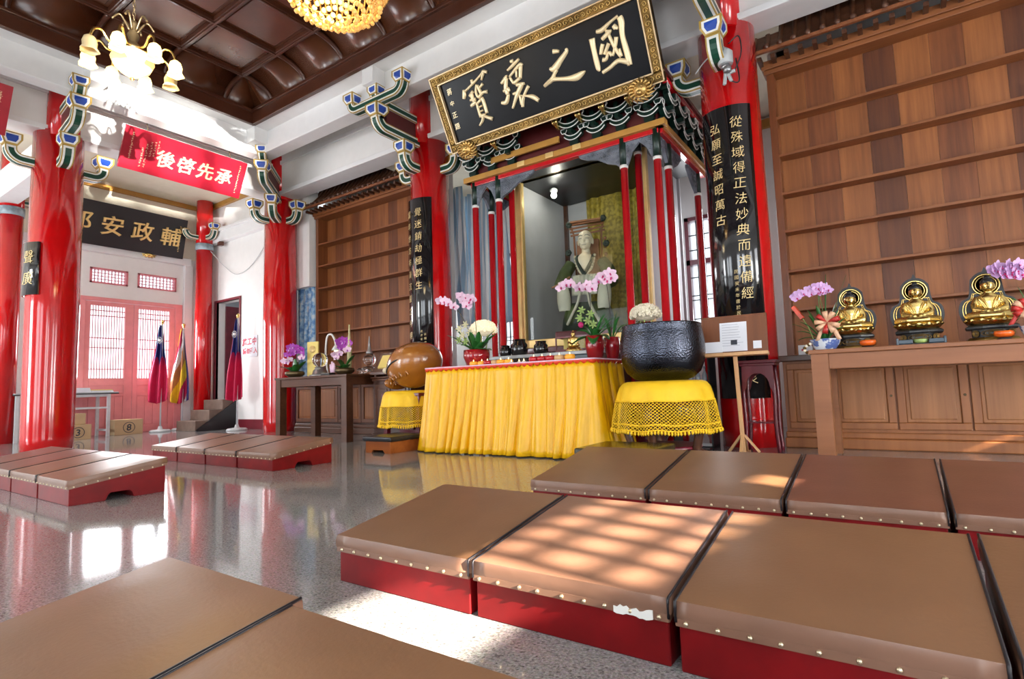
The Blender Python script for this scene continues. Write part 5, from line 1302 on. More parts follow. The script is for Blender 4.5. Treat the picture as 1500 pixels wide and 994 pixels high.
# ================================================================= GOLDEN SEATED BUDDHAS
def buddha(x, y, z, label, s=1.0):
    t = thing('golden_buddha', label, 'statue', (x, y, z)); o8 = lambda r, zz, f=.72: [(cos(2*PI*(k+.5)/8)*r, sin(2*PI*(k+.5)/8)*r*f, zz) for k in range(8)]
    q = MB(); q.grid([o8(.165, 0), o8(.165, .02), o8(.15, .035)], 0, False, True); q.f.append(tuple(range(16, 24))); q.m.append(0); q.s.append(False); q.obj('foot_tier', M['oldgold'], t)
    q = MB(); q.grid([o8(.13, .034), o8(.13, .095)], 0, False, True); q.f.append(tuple(range(8, 16))); q.m.append(0); q.s.append(False); pd = q.obj('pedestal', M['blackmat'], t)
    q = MB()
    for cx, w in ((0, .075), (-.105, .018), (.105, .018)):
        for k in range(3):
            P = [(cx+cos(2*PI*j/14)*w*(1-.3*k), -.0905+(.02 if cx else 0), .065+sin(2*PI*j/14)*.024*(1-.3*k)) for j in range(15)]; q.tube(P, .0035, 5, cap=False)
    q.obj('gilt_relief', M['oldgold'], pd, kind='stuff')
    q = MB(); q.grid([o8(.16, .095), o8(.168, .105), o8(.168, .118), o8(.15, .13)], 0, False, True); q.f += [tuple(range(24, 32)), tuple(reversed(range(8)))]; q.m += [0, 0]; q.s += [False]*2; q.obj('dark_tier', M['blackmat'], t)
    lp = MB(); rows = []
    for i in range(5):
        v = i/4; w = .034*sin(PI*(.28+.72*v))*(1 if v < 1 else 0); rows.append([(-w, -(.118+.048*v-.01*v*v), .128+.045*v+.004), (0, -(.125+.055*v-.01*v*v), .128+.043*v), (w, -(.118+.048*v-.01*v*v), .128+.045*v+.004)])
    lp.grid(rows); lp = lp.mesh('lotus_petal', M['gold'])
    for k in range(14): inst('lotus_petal', lp, t, (0, 0, 0), (0, 0, 2*PI*k/14))
    q = MB(); q.lathe([(.11, .126), (.125, .14), (.14, .168), (.12, .172)], 24, sy=.8); q.obj('lotus_seat', M['gold'], t)
    # body: crossed legs, torso, shoulders, arms, hands, neck, head
    q = MB(); zb = .168
    for sx in (-1, 1):
        q.tube([(sx*.05, .02, zb+.035), (sx*.125, -.03, zb+.03), (sx*.06, -.085, zb+.032), (-sx*.04, -.09, zb+.03)], [.042, .036, .03, .024], 10)
        q.tube([(sx*.062, .01, zb+.175), (sx*.088, -.002, zb+.12), (sx*.088, -.03, zb+.085), (sx*.03, -.085, zb+.068)], [.030, .028, .025, .016], 10)
        q.ball((sx*.02, -.088, zb+.066), .018, 8, 6, rz=.01, ry=.014)
    q.ball((0, 0, zb+.04), .10, 14, 8, rz=.045, ry=.085)
    q.grid([[(cos(2*PI*k/16)*rx, .005+sin(2*PI*k/16)*ry, zb+zz) for k in range(16)] for rx, ry, zz in ((.066, .05, .03), (.058, .046, .09), (.072, .05, .14), (.078, .046, .175), (.045, .035, .20), (.026, .026, .212))], 0, True, True)
    q.tube([(0, .003, zb+.20), (0, -.002, zb+.235)], [.028, .024], 10)
    q.ball((0, -.004, zb+.268), .040, 14, 12, rz=.050, ry=.042); q.ball((0, -.018, zb+.248), .028, 10, 8)
    q.tube([(0, -.042, zb+.278), (0, -.052, zb+.258), (0, -.046, zb+.253)], [.004, .008, .005], 6)
    for sx in (-1, 1): q.ball((sx*.041, .0, zb+.258), .007, 6, 6, rz=.024)
    bd = blend(q, .0055, 'body', M['gold'], t, 3)
    q = MB()
    for sx in (-1, 1):
        q.tube([(sx*.008, -.045, zb+.272), (sx*.018, -.045, zb+.270), (sx*.029, -.038, zb+.271)], .0017, 4); q.tube([(sx*.006, -.046, zb+.284), (sx*.02, -.044, zb+.288), (sx*.032, -.035, zb+.282)], .0016, 4)
    q.tube([(-.011, -.046, zb+.240), (0, -.049, zb+.239), (.011, -.046, zb+.240)], .002, 4); q.obj('face_line', M['chainmetal'], bd)
    for sx in (-1, 1):
        for k in range(3):
            q = MB(); q.tube(cr([(sx*(.075-.012*k), -.02-.006*k, zb+.185), (sx*(.06-.016*k), -.052, zb+.14), (sx*(.03-.008*k), -.058, zb+.085)], 5), .0045, 5); q.obj('robe_fold', M['gold'], bd)
    q = MB(); q.ball((0, .003, zb+.292), .043, 14, 8, rz=.034, ry=.044); q.ball((0, .004, zb+.325), .021, 10, 8); q.obj('hair', M['blackmat'], t)
    # mandorla: black board with gilt bands and round halo
    def lobe(k=1.0, w=.178):
        P = []
        for a_, b_ in ((-.55, .0), (-.86, .22), (-1.0, .46), (-.98, .66), (-.86, .80), (-.62, .90)): P.append((a_*w*k, .10+a_*0+b_*.30*k))
        for j in range(9):
            an = PI-.45-(PI/2-.45)*j/8; P.append((cos(an)*.105*k, zb+.275+sin(an)*.118*k))
        P[-1] = (0, zb+.275+.15*k)
        return P+[(-a_, b_) for a_, b_ in reversed(P[:-1])]
    A = cr(lobe(1), 3); q = MB(); q.prism(A, lambda a_, b_, d_: (a_, d_, b_), .085, .10); q.obj('mandorla', M['blackmat'], t)
    q = MB(); 
    for kk in (.86, .76): 
        Bp = [p for p in cr([(a_*kk, .10+(b_-.10)*.90+.012) for a_, b_ in lobe(1)], 3)]; q.tube([(a_, .083, b_) for a_, b_ in Bp if b_ < zb+.25], .005, 5)
    q.obj('gilt_band', M['gold'], t, kind='stuff')
    q = MB(); q.lathe([(.0, 0), (.075, 0), (.082, .006), (.088, 0)], 32); q.lathe([(.068, .004), (.064, .008), (.06, .004)], 32); q.xf(Matrix.Translation((0, .0795, zb+.285)) @ Matrix.Rotation(PI/2, 4, 'X')); q.obj('halo', M['gold'], t)
    t.scale = (s,)*3; return t
buddha(-.285, 5.60, .915, 'seated golden statue nearest the flowers in the blue and white pot', 1.0)
buddha(.175, 5.58, .915, 'middle seated golden statue behind the dark blue tray', 1.02)
buddha(.625, 5.56, .915, 'seated golden statue at right, partly behind the bow and purple orchids', 1.0)
t = thing('offering_tray', 'dark blue offering tray in front of the middle golden statue', 'tray', (.175, 5.38, .915)); mbl = plain('dark_blue_tray', (.012, .035, .06), .3)
q = MB(); q.box(-.15, .15, -.035, .035, 0, .012); q.obj('tray_base', mbl, t, bevel=.003)
for s in (-1, 1):
    q = MB(); q.box(min(s*.05, s*.15), max(s*.05, s*.15), -.045, .03, .012, .045); q.box(s*.15-.008, s*.15+.008, -.05, .035, .0, .06); q.obj('tray_wing', mbl, t, bevel=.004)
q = MB(); q.lathe([(.02, .012), (.045, .02), (.05, .04), (.045, .045)], 16); q.obj('dish', M['leaf2'], t)
def orange_cup(x, y, label):
    t = thing('orange_cup', label, 'cup', (x, y, .915)); q = MB(); q.lathe([(.03, .02), (.055, .03), (.06, .05), (.055, .066), (.045, .066), (.04, .04)], 20); q.obj('cup', M['orangecup'], t)
    q = MB(); q.lathe([(.035, 0), (.045, .008), (.03, .02)], 20); q.obj('base', M['blackmat'], t)
orange_cup(-.175, 5.44, 'orange cup beside the left golden statue'); orange_cup(.665, 5.345, 'orange cup in front of the right golden statue')
t = thing('card_box', 'small white box with a red mark on the cabinet behind the flowers', 'box', (-.74, 6.30, .92)); q = MB(); q.box(-.06, .07, -.03, .03, 0, .10); q.obj('box_body', M['paper'], t, bevel=.003); q = MB(); q.box(-.03, -.01, -.0315, -.03, .04, .06); q.obj('red_mark', M['signred'], t)

# ================================================================= FLOWERS
def petal(q, ax, ay, L, w, cup, mi=0):
    # one petal pointing along (ax, ay), cupped towards -Y
    n = math.hypot(ax, ay); ax, ay = ax/n, ay/n; px_, py_ = -ay, ax; rows = []
    for i in range(6):
        v = i/5; ww = w*sin(PI*min(.97, .14+.80*v))**.8; d = L*v
        rows.append([(ax*d+px_*ww*e, -cup*v*v-(.12*w if e == 0 else 0), ay*d+py_*ww*e) for e in (-1, 0, 1)])
    q.grid(rows, mi, True)
def blossom_mesh(name, mats, R_=.055):
    q = MB()
    for an, w in ((PI/2, .38), (PI/2+2.25, .34), (PI/2-2.25, .34)): petal(q, cos(an), sin(an), R_*.95, R_*w, .010)
    for s in (-1, 1): petal(q, s, .18, R_*1.05, R_*.52, .014)
    q.ball((0, -.012, -.010), R_*.17, 7, 5, 1); q.ball((0, -.016, -.022), R_*.12, 7, 5, 1); q.ball((0, -.012, .004), R_*.09, 6, 4, 0)
    return q.mesh(name, mats)
BLO = {'pink': blossom_mesh('blossom', [M['petal'], M['lip']], .058), 'mauve': blossom_mesh('blossom', [M['petalmauve'], M['lip']], .036), 'purple': blossom_mesh('blossom', [M['petalpurple'], M['petalmauve']], .055)}
BLO['white'] = blossom_mesh('blossom', [M['petal'], M['petalpurple']], .05)
def leaf_strap(parent, base, tip, w, sag=.0, m='leaf', name='leaf'):
    b0, t0 = Vector(base), Vector(tip); d = t0-b0; L = d.length; h = Vector((-d.y, d.x, 0))
    if h.length < 1e-3: h = Vector((1, 0, 0))
    h.normalize(); up = Vector((0, 0, 1)); q = MB(); rows = []
    for i in range(9):
        v = i/8; ww = w*(sin(PI*(.10+.86*v))**.7); c = b0+d*v+up*(sag*4*v*(1-v))
        rows.append([c-h*ww, c-up*ww*.25, c+h*ww])
    q.grid(rows); return q.obj(name, M[m], parent, solid=.0015)
def spray(root, R0, chain, kind, rnd, stem=True, m='stemdark', sc=1.0):
    # a flower stem from the pot mouth through the blossoms, one blossom part each; coordinates are relative to the root
    if stem:
        p1 = Vector(chain[-1]); q = MB(); mid = (Vector(R0)*.45+p1*.55)+Vector((.0, .02, .06))
        q.tube(cr([tuple(R0), tuple(mid)]+[tuple(Vector(c)+Vector((0, .015, 0))) for c in reversed(chain)], 5), .0045, 5); q.obj('flower_stem', M[m], root)
    for c in chain:
        o = inst('blossom', BLO[kind], root, c, (rnd.uniform(-.35, .35), rnd.uniform(-.5, .5), rnd.uniform(-.5, .5)+.45)); o.scale = (sc*1.12*rnd.uniform(.92, 1.1),)*3
def rel(root, pts): L0 = Vector(root.location); return [tuple(Vector(p)-L0) for p in pts]
rnd = random.Random(11)
def potm(q, r0, r1, h): q.lathe([(r0*.6, 0), (r0, .01), (r1*1.02, h*.6), (r1, h), (r1*.9, h), (r1*.85, h*.8), (r1*.3, h*.75)], 24); return q
# left altar planter
t = thing('orchid_planter', 'red glass pot with pale lilies, leaves and mauve orchids left on the altar', 'plant', (-3.98, 5.05, .9325))
potm(MB(), .115, .15, .20).obj('pot', M['redglass'], t)
spray(t, (-.02, 0, .2), rel(t, [(-4.479, 5.0, 1.757), (-4.403, 5.0, 1.748), (-4.339, 5.0, 1.716), (-4.265, 5.0, 1.666)]), 'pink', rnd)
spray(t, (.02, 0, .2), rel(t, [(-4.239, 5.1, 1.798), (-4.166, 5.1, 1.773), (-4.105, 5.1, 1.716), (-4.148, 5.1, 1.68), (-4.198, 5.1, 1.744), (-4.083, 5.1, 1.755)]), 'pink', rnd)
for tip, w in (((-.40, -.05, .40), .035), ((-.30, -.04, .48), .03), ((.22, -.08, .28), .06), ((.19, -.1, .20), .065), ((.08, -.12, .30), .05), ((.3, -.02, .36), .03), ((-.2, .1, .42), .04), ((.2, .1, .42), .03), ((-.12, -.14, .26), .04), ((.12, -.1, .40), .032), ((-.34, .05, .30), .032), ((.27, -.08, .18), .05), ((.02, -.14, .40), .035)): leaf_strap(t, (tip[0]*.1, tip[1]*.1, .18), tip, w, .03)
for (x, y, z) in ((-.19, -.06, .46), (-.10, -.06, .50), (-.13, -.08, .38), (-.02, -.08, .40), (-.07, -.1, .30), (-.22, -.04, .33)):
    q = MB()
    for k in range(6): a = k*PI/3; q.tube([(x, y, z), (x+cos(a)*.03, y-.015, z+sin(a)*.03), (x+cos(a)*.055, y-.02, z+sin(a)*.05)], [.008, .011, .003], 5)
    q.obj('lily', M['leaf2'] if z < .34 else plain('cream_lily', (.70, .66, .42), .5), t)
def hydrangea(x, y, z0, zc, R_, label, m, pr):
    t = thing('hydrangea', label, 'flowers', (x, y, z0)); q = MB(); r2 = random.Random(5)
    for k in range(150):
        zz = r2.uniform(-.15, 1); a = r2.uniform(0, 2*PI); rr = math.sqrt(max(0, 1-zz*zz))
        p = (cos(a)*rr*R_, sin(a)*rr*R_, zc-z0+zz*R_*.72-R_*.1)
        for j in range(4):
            an = j*PI/2+k; q.ball((p[0]+cos(an)*.012, p[1]-.006, p[2]+sin(an)*.012), .0125, 5, 4)
    q.obj('flower_head', m, t, kind='stuff')
    q = MB(); q.ball((0, 0, zc-z0), R_*.85, 12, 8, rz=R_*.55); q.obj('flower_core', m, t)
    for k in range(4):
        q = MB(); a = k*1.6; q.tube([(cos(a)*.01, sin(a)*.01, .1), (cos(a)*R_*.5, sin(a)*R_*.5, zc-z0)], .006, 5); q.obj('stem', M['leaf2'], t)
    q = MB(); q.lathe([(.05, 0), (.07, .02), (.06, .10), (.045, .16), (.05, .165)], 16); q.obj('vase', pr, t)
hydrangea(-4.06, 5.30, .9325, 1.40, .155, 'cream hydrangea ball with added glow behind the left red pot', M['creamglow'], M['leaf'])
hydrangea(-2.20, 5.78, 1.0, 1.44, .155, 'cream hydrangea head above the rim of the big black bowl', M['creamflower'], M['leaf2'])
t = thing('vase_pillar', 'dark pillar carrying the cream hydrangea behind the big bowl', 'stand', (-2.20, 5.78, 0)); q = MB(); q.box(-.12, .12, -.1, .1, 0, .96); q.obj('pillar', M['darkred'], t); q = MB(); q.box(-.15, .15, -.13, .13, .96, 1.0); q.obj('pillar_cap', M['darkred'], t, bevel=.006)
# right altar planters
t = thing('orchid_planter', 'red glass pot with a long spray of pink white orchids right on the altar', 'plant', (-2.505, 5.12, .9325))
potm(MB(), .075, .095, .25).obj('pot', M['redglass'], t)
spray(t, (-.02, 0, .24), rel(t, [(-2.885, 5.15, 1.737), (-2.825, 5.15, 1.766), (-2.759, 5.15, 1.764), (-2.672, 5.15, 1.709), (-2.601, 5.15, 1.692), (-2.53, 5.15, 1.683), (-2.576, 5.15, 1.725)]), 'pink', rnd)
for tip, w in (((-.22, -.1, .16), .065), ((.05, -.14, .16), .06), ((-.14, -.12, .30), .05), ((.1, .05, .38), .03), ((.24, .02, .42), .022), ((.30, .0, .34), .02), ((.16, -.05, .46), .02), ((-.05, .05, .52), .025), ((-.20, .02, .40), .03), ((.12, -.1, .30), .045), ((-.08, -.1, .44), .03), ((.2, -.08, .2), .05)): leaf_strap(t, (tip[0]*.1, tip[1]*.1, .24), tip, w, .04)
for (x, y, z) in ((-.12, -.06, .44), (-.10, -.05, .52), (-.02, -.08, .40), (.04, -.08, .36), (.01, -.07, .47)):
    q = MB()
    for k in range(6): a = k*PI/3+x*9; q.tube([(x, y, z), (x+cos(a)*.03, y-.015, z+sin(a)*.03), (x+cos(a)*.05, y-.02, z+sin(a)*.045)], [.008, .011, .003], 5)
    q.obj('lily', M['leaf2'], t)
q = MB(); q.ball((-.11, -.07, .37), .03, 10, 8); q.obj('red_bud', M['lip'], t)
t = thing('orchid_planter', 'red glass pot with a short cluster of pink white orchids next to the big bowl', 'plant', (-2.40, 5.31, .9325)); potm(MB(), .06, .08, .24).obj('pot', M['redglass'], t)
spray(t, (0, 0, .24), rel(t, [(-2.497, 5.25, 1.772), (-2.432, 5.25, 1.813), (-2.389, 5.25, 1.757), (-2.341, 5.25, 1.793), (-2.362, 5.25, 1.832), (-2.41, 5.25, 1.781)]), 'pink', rnd)
for tip, w in (((.12, -.05, .44), .02), ((.18, .02, .36), .022), ((.05, .05, .50), .02), ((-.1, .06, .46), .022)): leaf_strap(t, (tip[0]*.1, tip[1]*.1, .22), tip, w, .05)
# flowers on the statue table
def ribbon_bow(root, c, R_, m1, m2):
    r2 = random.Random(3); C0 = Vector(c)
    for k in range(9):
        a = 2*PI*k/9+.3; q = MB(); rows = []; d = Vector((cos(a), 0, sin(a))); s = Vector((-sin(a), 0, cos(a)))
        for j in range(9):
            u = j/8; p = C0+d*R_*sin(u*PI)*.95+Vector((0, -.05*sin(u*2*PI)-.02, 0)); rows.append([p-s*.02*sin(u*PI)**.5, p+s*.02*sin(u*PI)**.5])
        q.grid(rows); q.obj('bow_loop', m1 if (k % 3 == 0) == (R_ > .1) else m2, root, solid=.0015)
    for s in (-1, 1):
        q = MB(); rows = []
        for j in range(7): u = j/6; p = C0+Vector((s*(.02+.06*u), -.03, -R_*1.5*u)); rows.append([p-Vector((.016, 0, 0)), p+Vector((.016, 0, .006))])
        q.grid(rows); q.obj('bow_tail', m1, root, solid=.0015)
mrb = plain('cream_ribbon', (.72, .42, .26), .4); mrr = plain('red_ribbon', (.46, .025, .02), .4); mgo = plain('gold_cream_ribbon', (.72, .52, .26), .4)
t = thing('orchid_planter', 'blue and white porcelain planter with lilac orchids and a red bow', 'plant', (-.475, 5.36, .915))
q = MB(); q.lathe([(.07, 0), (.08, .01), (.105, .05), (.115, .085), (.12, .09), (.11, .094), (.10, .08), (.05, .07)], 28); q.obj('pot', M['porcelainblue'], t)
ch = rel(t, [(-.691, 5.4, 1.405), (-.652, 5.4, 1.424), (-.609, 5.4, 1.419), (-.575, 5.4, 1.451), (-.545, 5.4, 1.435), (-.511, 5.4, 1.466)]); spray(t, (-.02, .02, .08), ch, 'mauve', rnd, True, 'stem')
ch = rel(t, [(-.479, 5.4, 1.474), (-.45, 5.4, 1.458), (-.426, 5.4, 1.432), (-.463, 5.4, 1.418), (-.504, 5.4, 1.418)]); spray(t, (.02, .02, .08), ch, 'mauve', rnd, True, 'stem')
for c in ((-.08, .03, .50), (-.14, .02, .505), (-.03, .03, .54), (.03, .03, .52), (-.19, .02, .47), (0, .03, .51)): spray(t, (0, 0, 0), [c], 'mauve', rnd, False)
for tip, w in (((-.20, -.05, .17), .02), ((-.17, -.07, .25), .02), ((.12, -.03, .33), .03), ((.17, -.04, .26), .028), ((-.12, .04, .36), .022), ((.10, .04, .40), .022), ((-.04, -.05, .38), .024), ((.14, -.02, .18), .026), ((-.24, -.02, .24), .014), ((.19, .02, .62), .008), ((.04, .05, .65), .007), ((-.1, -.08, .30), .025), ((.02, -.1, .28), .02), ((-.21, .03, .1), .02)): leaf_strap(t, (tip[0]*.1, tip[1]*.1, .08), tip, w, .03)
ribbon_bow(t, (.035, -.09, .225), .10, mrb, mrr)
q = MB(); q.bar((-.22, -.03, .39), (-.15, -.05, .28), .03, .03); q.obj('red_ornament', plain('red_gold_ornament', (.66, .06, .015), .35, 0, 60, .5), t); q = MB(); q.tube([(-.15, -.05, .28), (-.11, -.05, .2), (-.08, -.03, .08)], .004, 5); q.obj('ornament_stick', M['leaf2'], t)
for k in range(7):
    q = MB(); a = k*.9; q.ball((-.13+.022*cos(a), -.075, .055-.012*k+.01*sin(a)), .014, 7, 5); q.obj('dried_flower', M['oldgold'] if k % 2 else M['creamflower'], t)
t = thing('orchid_planter', 'porcelain planter with purple orchids and red bow at the right picture edge', 'plant', (.85, 5.34, .915))
q = MB(); q.lathe([(.06, 0), (.07, .01), (.09, .05), (.10, .085), (.105, .09), (.09, .08), (.05, .07)], 28); q.obj('pot', M['porcelainblue'], t)
ch = rel(t, [(.644, 5.35, 1.436), (.677, 5.35, 1.456), (.701, 5.35, 1.427), (.73, 5.35, 1.458), (.754, 5.35, 1.435), (.782, 5.35, 1.46), (.801, 5.35, 1.427)]); spray(t, (0, 0, .08), ch, 'mauve', rnd, True, 'stem', 1.15)
for c in rel(t, [(.736, 5.35, 1.397), (.764, 5.35, 1.378), (.705, 5.35, 1.381), (.791, 5.35, 1.389), (.669, 5.35, 1.407), (.72, 5.36, 1.42), (.745, 5.34, 1.41), (.655, 5.34, 1.425), (.77, 5.34, 1.415), (.69, 5.34, 1.40)]): spray(t, (0, 0, 0), [c], 'mauve', rnd, False, 'stem', 1.15)
for tip, w in (((-.13, -.03, .30), .03), ((-.02, -.05, .25), .03), ((.1, -.03, .3), .03), ((.05, .0, .4), .02), ((-.08, .03, .38), .016)): leaf_strap(t, (tip[0]*.1, tip[1]*.1, .08), tip, w, .03)
ribbon_bow(t, (-.075, -.06, .21), .075, mrr, mrb)

# ---------- left table
t = thing('orchid_bowl', 'dark bowl of purple and white orchids at the left end of the walnut table', 'plant', (-7.86, 5.30, .957))
q = MB(); q.lathe([(.06, 0), (.10, .01), (.15, .05), (.145, .09), (.12, .10), (.11, .08), (.03, .07)], 24); q.obj('pot', M['chainmetal'], t)
spray(t, (0, 0, .09), rel(t, [(-8.156, 5.35, 1.333), (-8.081, 5.35, 1.417), (-7.97, 5.35, 1.454), (-7.86, 5.35, 1.447), (-7.77, 5.35, 1.386), (-7.716, 5.35, 1.328)]), 'purple', rnd)
for c in rel(t, [(-7.933, 5.35, 1.363), (-8.006, 5.35, 1.354), (-8.04, 5.34, 1.45), (-7.9, 5.34, 1.40), (-7.82, 5.34, 1.42)]): spray(t, (0, 0, 0), [c], 'purple', rnd, False)
for c in rel(t, [(-8.20, 5.33, 1.24), (-8.12, 5.33, 1.22), (-8.05, 5.33, 1.25), (-7.72, 5.33, 1.27)]): spray(t, (0, 0, 0), [c], 'white', rnd, False)
for tip, w in (((-.25, -.1, .18), .05), ((.2, -.1, .2), .055), ((.05, -.15, .16), .05), ((-.1, .1, .26), .045), ((.22, .05, .25), .05), ((.0, .0, .3), .05)): leaf_strap(t, (tip[0]*.1, tip[1]*.1, .08), tip, w, .03)
t = thing('memorial_tablet', 'upright yellow paper tablet on the walnut table', 'tablet', (-7.60, 5.44, .957), .25)
q = MB(); q.box(-.105, .105, 0, .03, 0, .56); q.obj('tablet_board', M['yellowpaper'], t, bevel=.003)
q = MB(); q.lathe([(.0, 0), (.06, 0), (.06, .004), (.0, .004)], 20); q.xf(Matrix.Translation((0, -.001, .44)) @ Matrix.Rotation(PI/2, 4, 'X')); q.obj('round_emblem', M['goldpaint'], t)
t = thing('desk_lamp', 'white gooseneck lamp arching over the crystal ball', 'lamp', (-7.42, 5.60, .957))
q = MB(); q.lathe([(.08, 0), (.08, .02), (.02, .03)], 20); q.obj('lamp_base', M['white'], t)
q = MB(); q.tube(cr([(0, 0, .02), (-.06, 0, .35), (0, -.02, .62), (.12, -.03, .66), (.22, -.04, .56), (.24, -.04, .48)], 6), .016, 8); q.obj('gooseneck', M['white'], t)
q = MB(); q.lathe([(.07, 0), (.03, .07), (.018, .08)], 16, (.245, -.04, .40)); q.obj('lamp_head', M['white'], t); q = MB(); q.ball((.245, -.04, .41), .035, 10, 8); q.obj('bulb', M['flame'], t)
t = thing('crystal_ball', 'crystal ball on a silver stand under the gooseneck lamp', 'crystal ball', (-7.30, 5.36, .957))
q = MB(); q.ball((0, 0, .25), .115, 24, 16); q.obj('ball', M['crystal'], t)
q = MB(); q.lathe([(.16, 0), (.165, .02), (.12, .03), (.10, .09), (.075, .12), (.08, .145)], 24); q.obj('silver_stand', M['glassrim'], t)
t = thing('orchid_bowl', 'dark bowl of purple orchids with a tall stem in the middle of the walnut table', 'plant', (-6.72, 5.36, .957))
q = MB(); q.lathe([(.06, 0), (.10, .01), (.145, .05), (.14, .09), (.12, .10), (.11, .08), (.03, .07)], 24); q.obj('pot', M['chainmetal'], t)
spray(t, (0, 0, .09), rel(t, [(-6.89, 5.4, 1.465), (-6.81, 5.4, 1.49), (-6.732, 5.4, 1.464), (-6.795, 5.4, 1.396), (-6.701, 5.4, 1.369), (-6.859, 5.4, 1.38), (-6.654, 5.4, 1.427)]), 'purple', rnd)
for c in rel(t, [(-6.84, 5.38, 1.43), (-6.77, 5.38, 1.44), (-6.76, 5.38, 1.36)]): spray(t, (0, 0, 0), [c], 'purple', rnd, False)
for c in rel(t, [(-6.92, 5.33, 1.27), (-6.86, 5.33, 1.22), (-6.80, 5.33, 1.28), (-6.62, 5.33, 1.32)]): spray(t, (0, 0, 0), [c], 'white', rnd, False)
for tip, w in (((-.25, -.1, .14), .05), ((.2, -.1, .14), .055), ((.05, -.15, .12), .05), ((-.12, -.1, .26), .045), ((.16, .05, .28), .05), ((-.2, .05, .24), .04)): leaf_strap(t, (tip[0]*.1, tip[1]*.1, .08), tip, w, .03)
q = MB(); q.lathe([(.03, .08), (.035, .40), (.015, .60), (.012, .74), (.018, .745)], 14, (.05, .05, 0)); q.obj('tall_bud_stem', plain('pale_bud_stem', (.55, .50, .25), .4), t)
for k in range(8):
    q = MB(); a = k*.8; q.tube([(.03*cos(a)-.12, -.12, .04), (.05*cos(a)-.12, -.13, .16+.02*(k % 3))], [.022, .014], 6); q.obj('white_bloom', M['petal'], t) if k < 4 else None
t = thing('silver_box', 'low silver offering dish on the walnut table beside the crystal ball', 'dish', (-7.0, 5.28, .957)); q = MB(); q.box(-.10, .10, -.06, .06, 0, .03); q.obj('dish_body', M['blackmat'], t, bevel=.006); q = MB(); q.box(-.09, .09, -.05, .05, .03, .036); q.obj('dish_top', M['glassrim'], t)
t = thing('crystal_stupa', 'small crystal pagoda with spire at the right end of the walnut table', 'ornament', (-6.47, 5.62, .957))
q = MB(); q.lathe([(.10, 0), (.11, .03), (.09, .06), (.10, .10), (.05, .12)], 12); q.obj('faceted_base', M['crystal'], t)
q = MB(); q.ball((0, 0, .22), .095, 18, 12); q.obj('crystal_ball', M['crystal'], t); q = MB(); q.lathe([(.05, .30), (.055, .33), (.03, .36), (.022, .42), (.008, .56), (.0, .58)], 12); q.obj('spire', M['glassrim'], t)
q = MB(); q.ball((.05, -.14, .06), .05, 10, 8); q.ball((-.05, -.14, .05), .045, 10, 8); q.obj('crystal_drop', M['crystal'], t)

# ---------- candles on the altar
def candle_cup(x, y, m, label, grp, lit=True, s=1.0):
    t = thing('candle_cup', label, 'candle', (x, y, .9325), 0, grp); me = CUP[m]; o = inst('cup', me, t); o.scale = (s, s, s); o = inst('saucer', SAU, t)
    if lit: o = inst('flame', FLM, t, (0, 0, .045*s))
q = MB(); q.lathe([(.028, .004), (.040, .02), (.042, .035), (.034, .05), (.028, .05), (.028, .04), (.0, .038)], 16); cupm = q
CUP = {k: cupm.mesh('cup', m_) for k, m_ in (('orange', plain('orange_candle_glass', (.85, .35, .03), .3, em=(1, .4, .03), es=.35)), ('red', plain('red_candle_glass', (.50, .01, .02), .2, coat=.5)), ('tan', plain('tan_candle_glass', (.70, .42, .20), .3)), ('white', plain('white_tea_light', (.75, .72, .62), .4)))}
q = MB(); q.lathe([(.045, 0), (.05, .004), (.0, .004)], 16); SAU = q.mesh('saucer', M['white'])
q = MB(); q.lathe([(.002, 0), (.006, .008), (.004, .018), (.0, .030)], 8); FLM = q.mesh('flame', M['flame'])
cl = [(-3.885, 'orange'), (-3.785, 'orange'), (-3.69, 'red'), (-3.60, 'tan'), (-3.51, 'orange'), (-3.42, 'orange')]
nm = {'orange': 'orange', 'red': 'red', 'tan': 'tan', 'white': 'white'}
lbl = ['orange candle cup at the left end of the candle row', 'second orange candle cup from the left, close to the first', 'red candle cup between orange and tan cups, under the left orchids', 'tan candle cup left of centre in the row', 'orange candle cup right beside the left tan cup', 'orange candle cup just left of the white tea lights']
for k, (x, c) in enumerate(cl): candle_cup(x, 4.87+.02*(k % 2), c, lbl[k], None, c != 'tan', 1.15)
for k, x in enumerate((-3.35, -3.27, -3.19)): candle_cup(x, 4.84+.03*(k % 2), 'white', 'small white tea light, %s of the three in the candle row' % ('left', 'middle', 'right')[k], 'white tea lights on the altar', True, .55)
for k, (x, c, l) in enumerate(((-3.08, 'red', 'red candle cup, left of three together'), (-2.98, 'red', 'red candle cup, middle of three together'), (-2.88, 'red', 'red candle cup, right of three together'), (-2.775, 'tan', 'tan candle cup between the red cups and the right end orange cup'), (-2.655, 'orange', 'orange candle cup at the right end of the candle row'))): candle_cup(x, 4.86, c, l, None, True, 1.3)
t = thing('small_buddha', 'small gold seated statue on the dark altar behind the candles', 'statue', (-3.07, 5.72, 1.08))
q = MB(); q.lathe([(.10, 0), (.105, .02), (.08, .03), (.085, .05)], 20, sy=.8); q.obj('base', M['gold'], t)
q = MB(); q.ball((0, 0, .075), .08, 14, 8, rz=.03, ry=.06); q.ball((0, 0, .13), .048, 12, 8, rz=.06, ry=.038); q.ball((0, 0, .205), .026, 10, 8, rz=.03); q.ball((0, 0, .235), .012, 8, 6, rz=.02)
for s in (-1, 1): q.tube([(s*.045, 0, .16), (s*.06, -.01, .11), (s*.02, -.05, .09)], [.018, .016, .012], 8)
blend(q, .006, 'body', M['gold'], t, 2)
t = thing('red_book', 'small red and white booklet at the left end of the altar', 'book', (-4.30, 4.86, .933), .2); q = MB(); q.box(-.09, .09, -.06, .06, 0, .015); q.obj('pages', M['paper'], t); q = MB(); q.box(-.092, .092, -.062, .062, .015, .019); q.obj('cover', M['signred'], t)
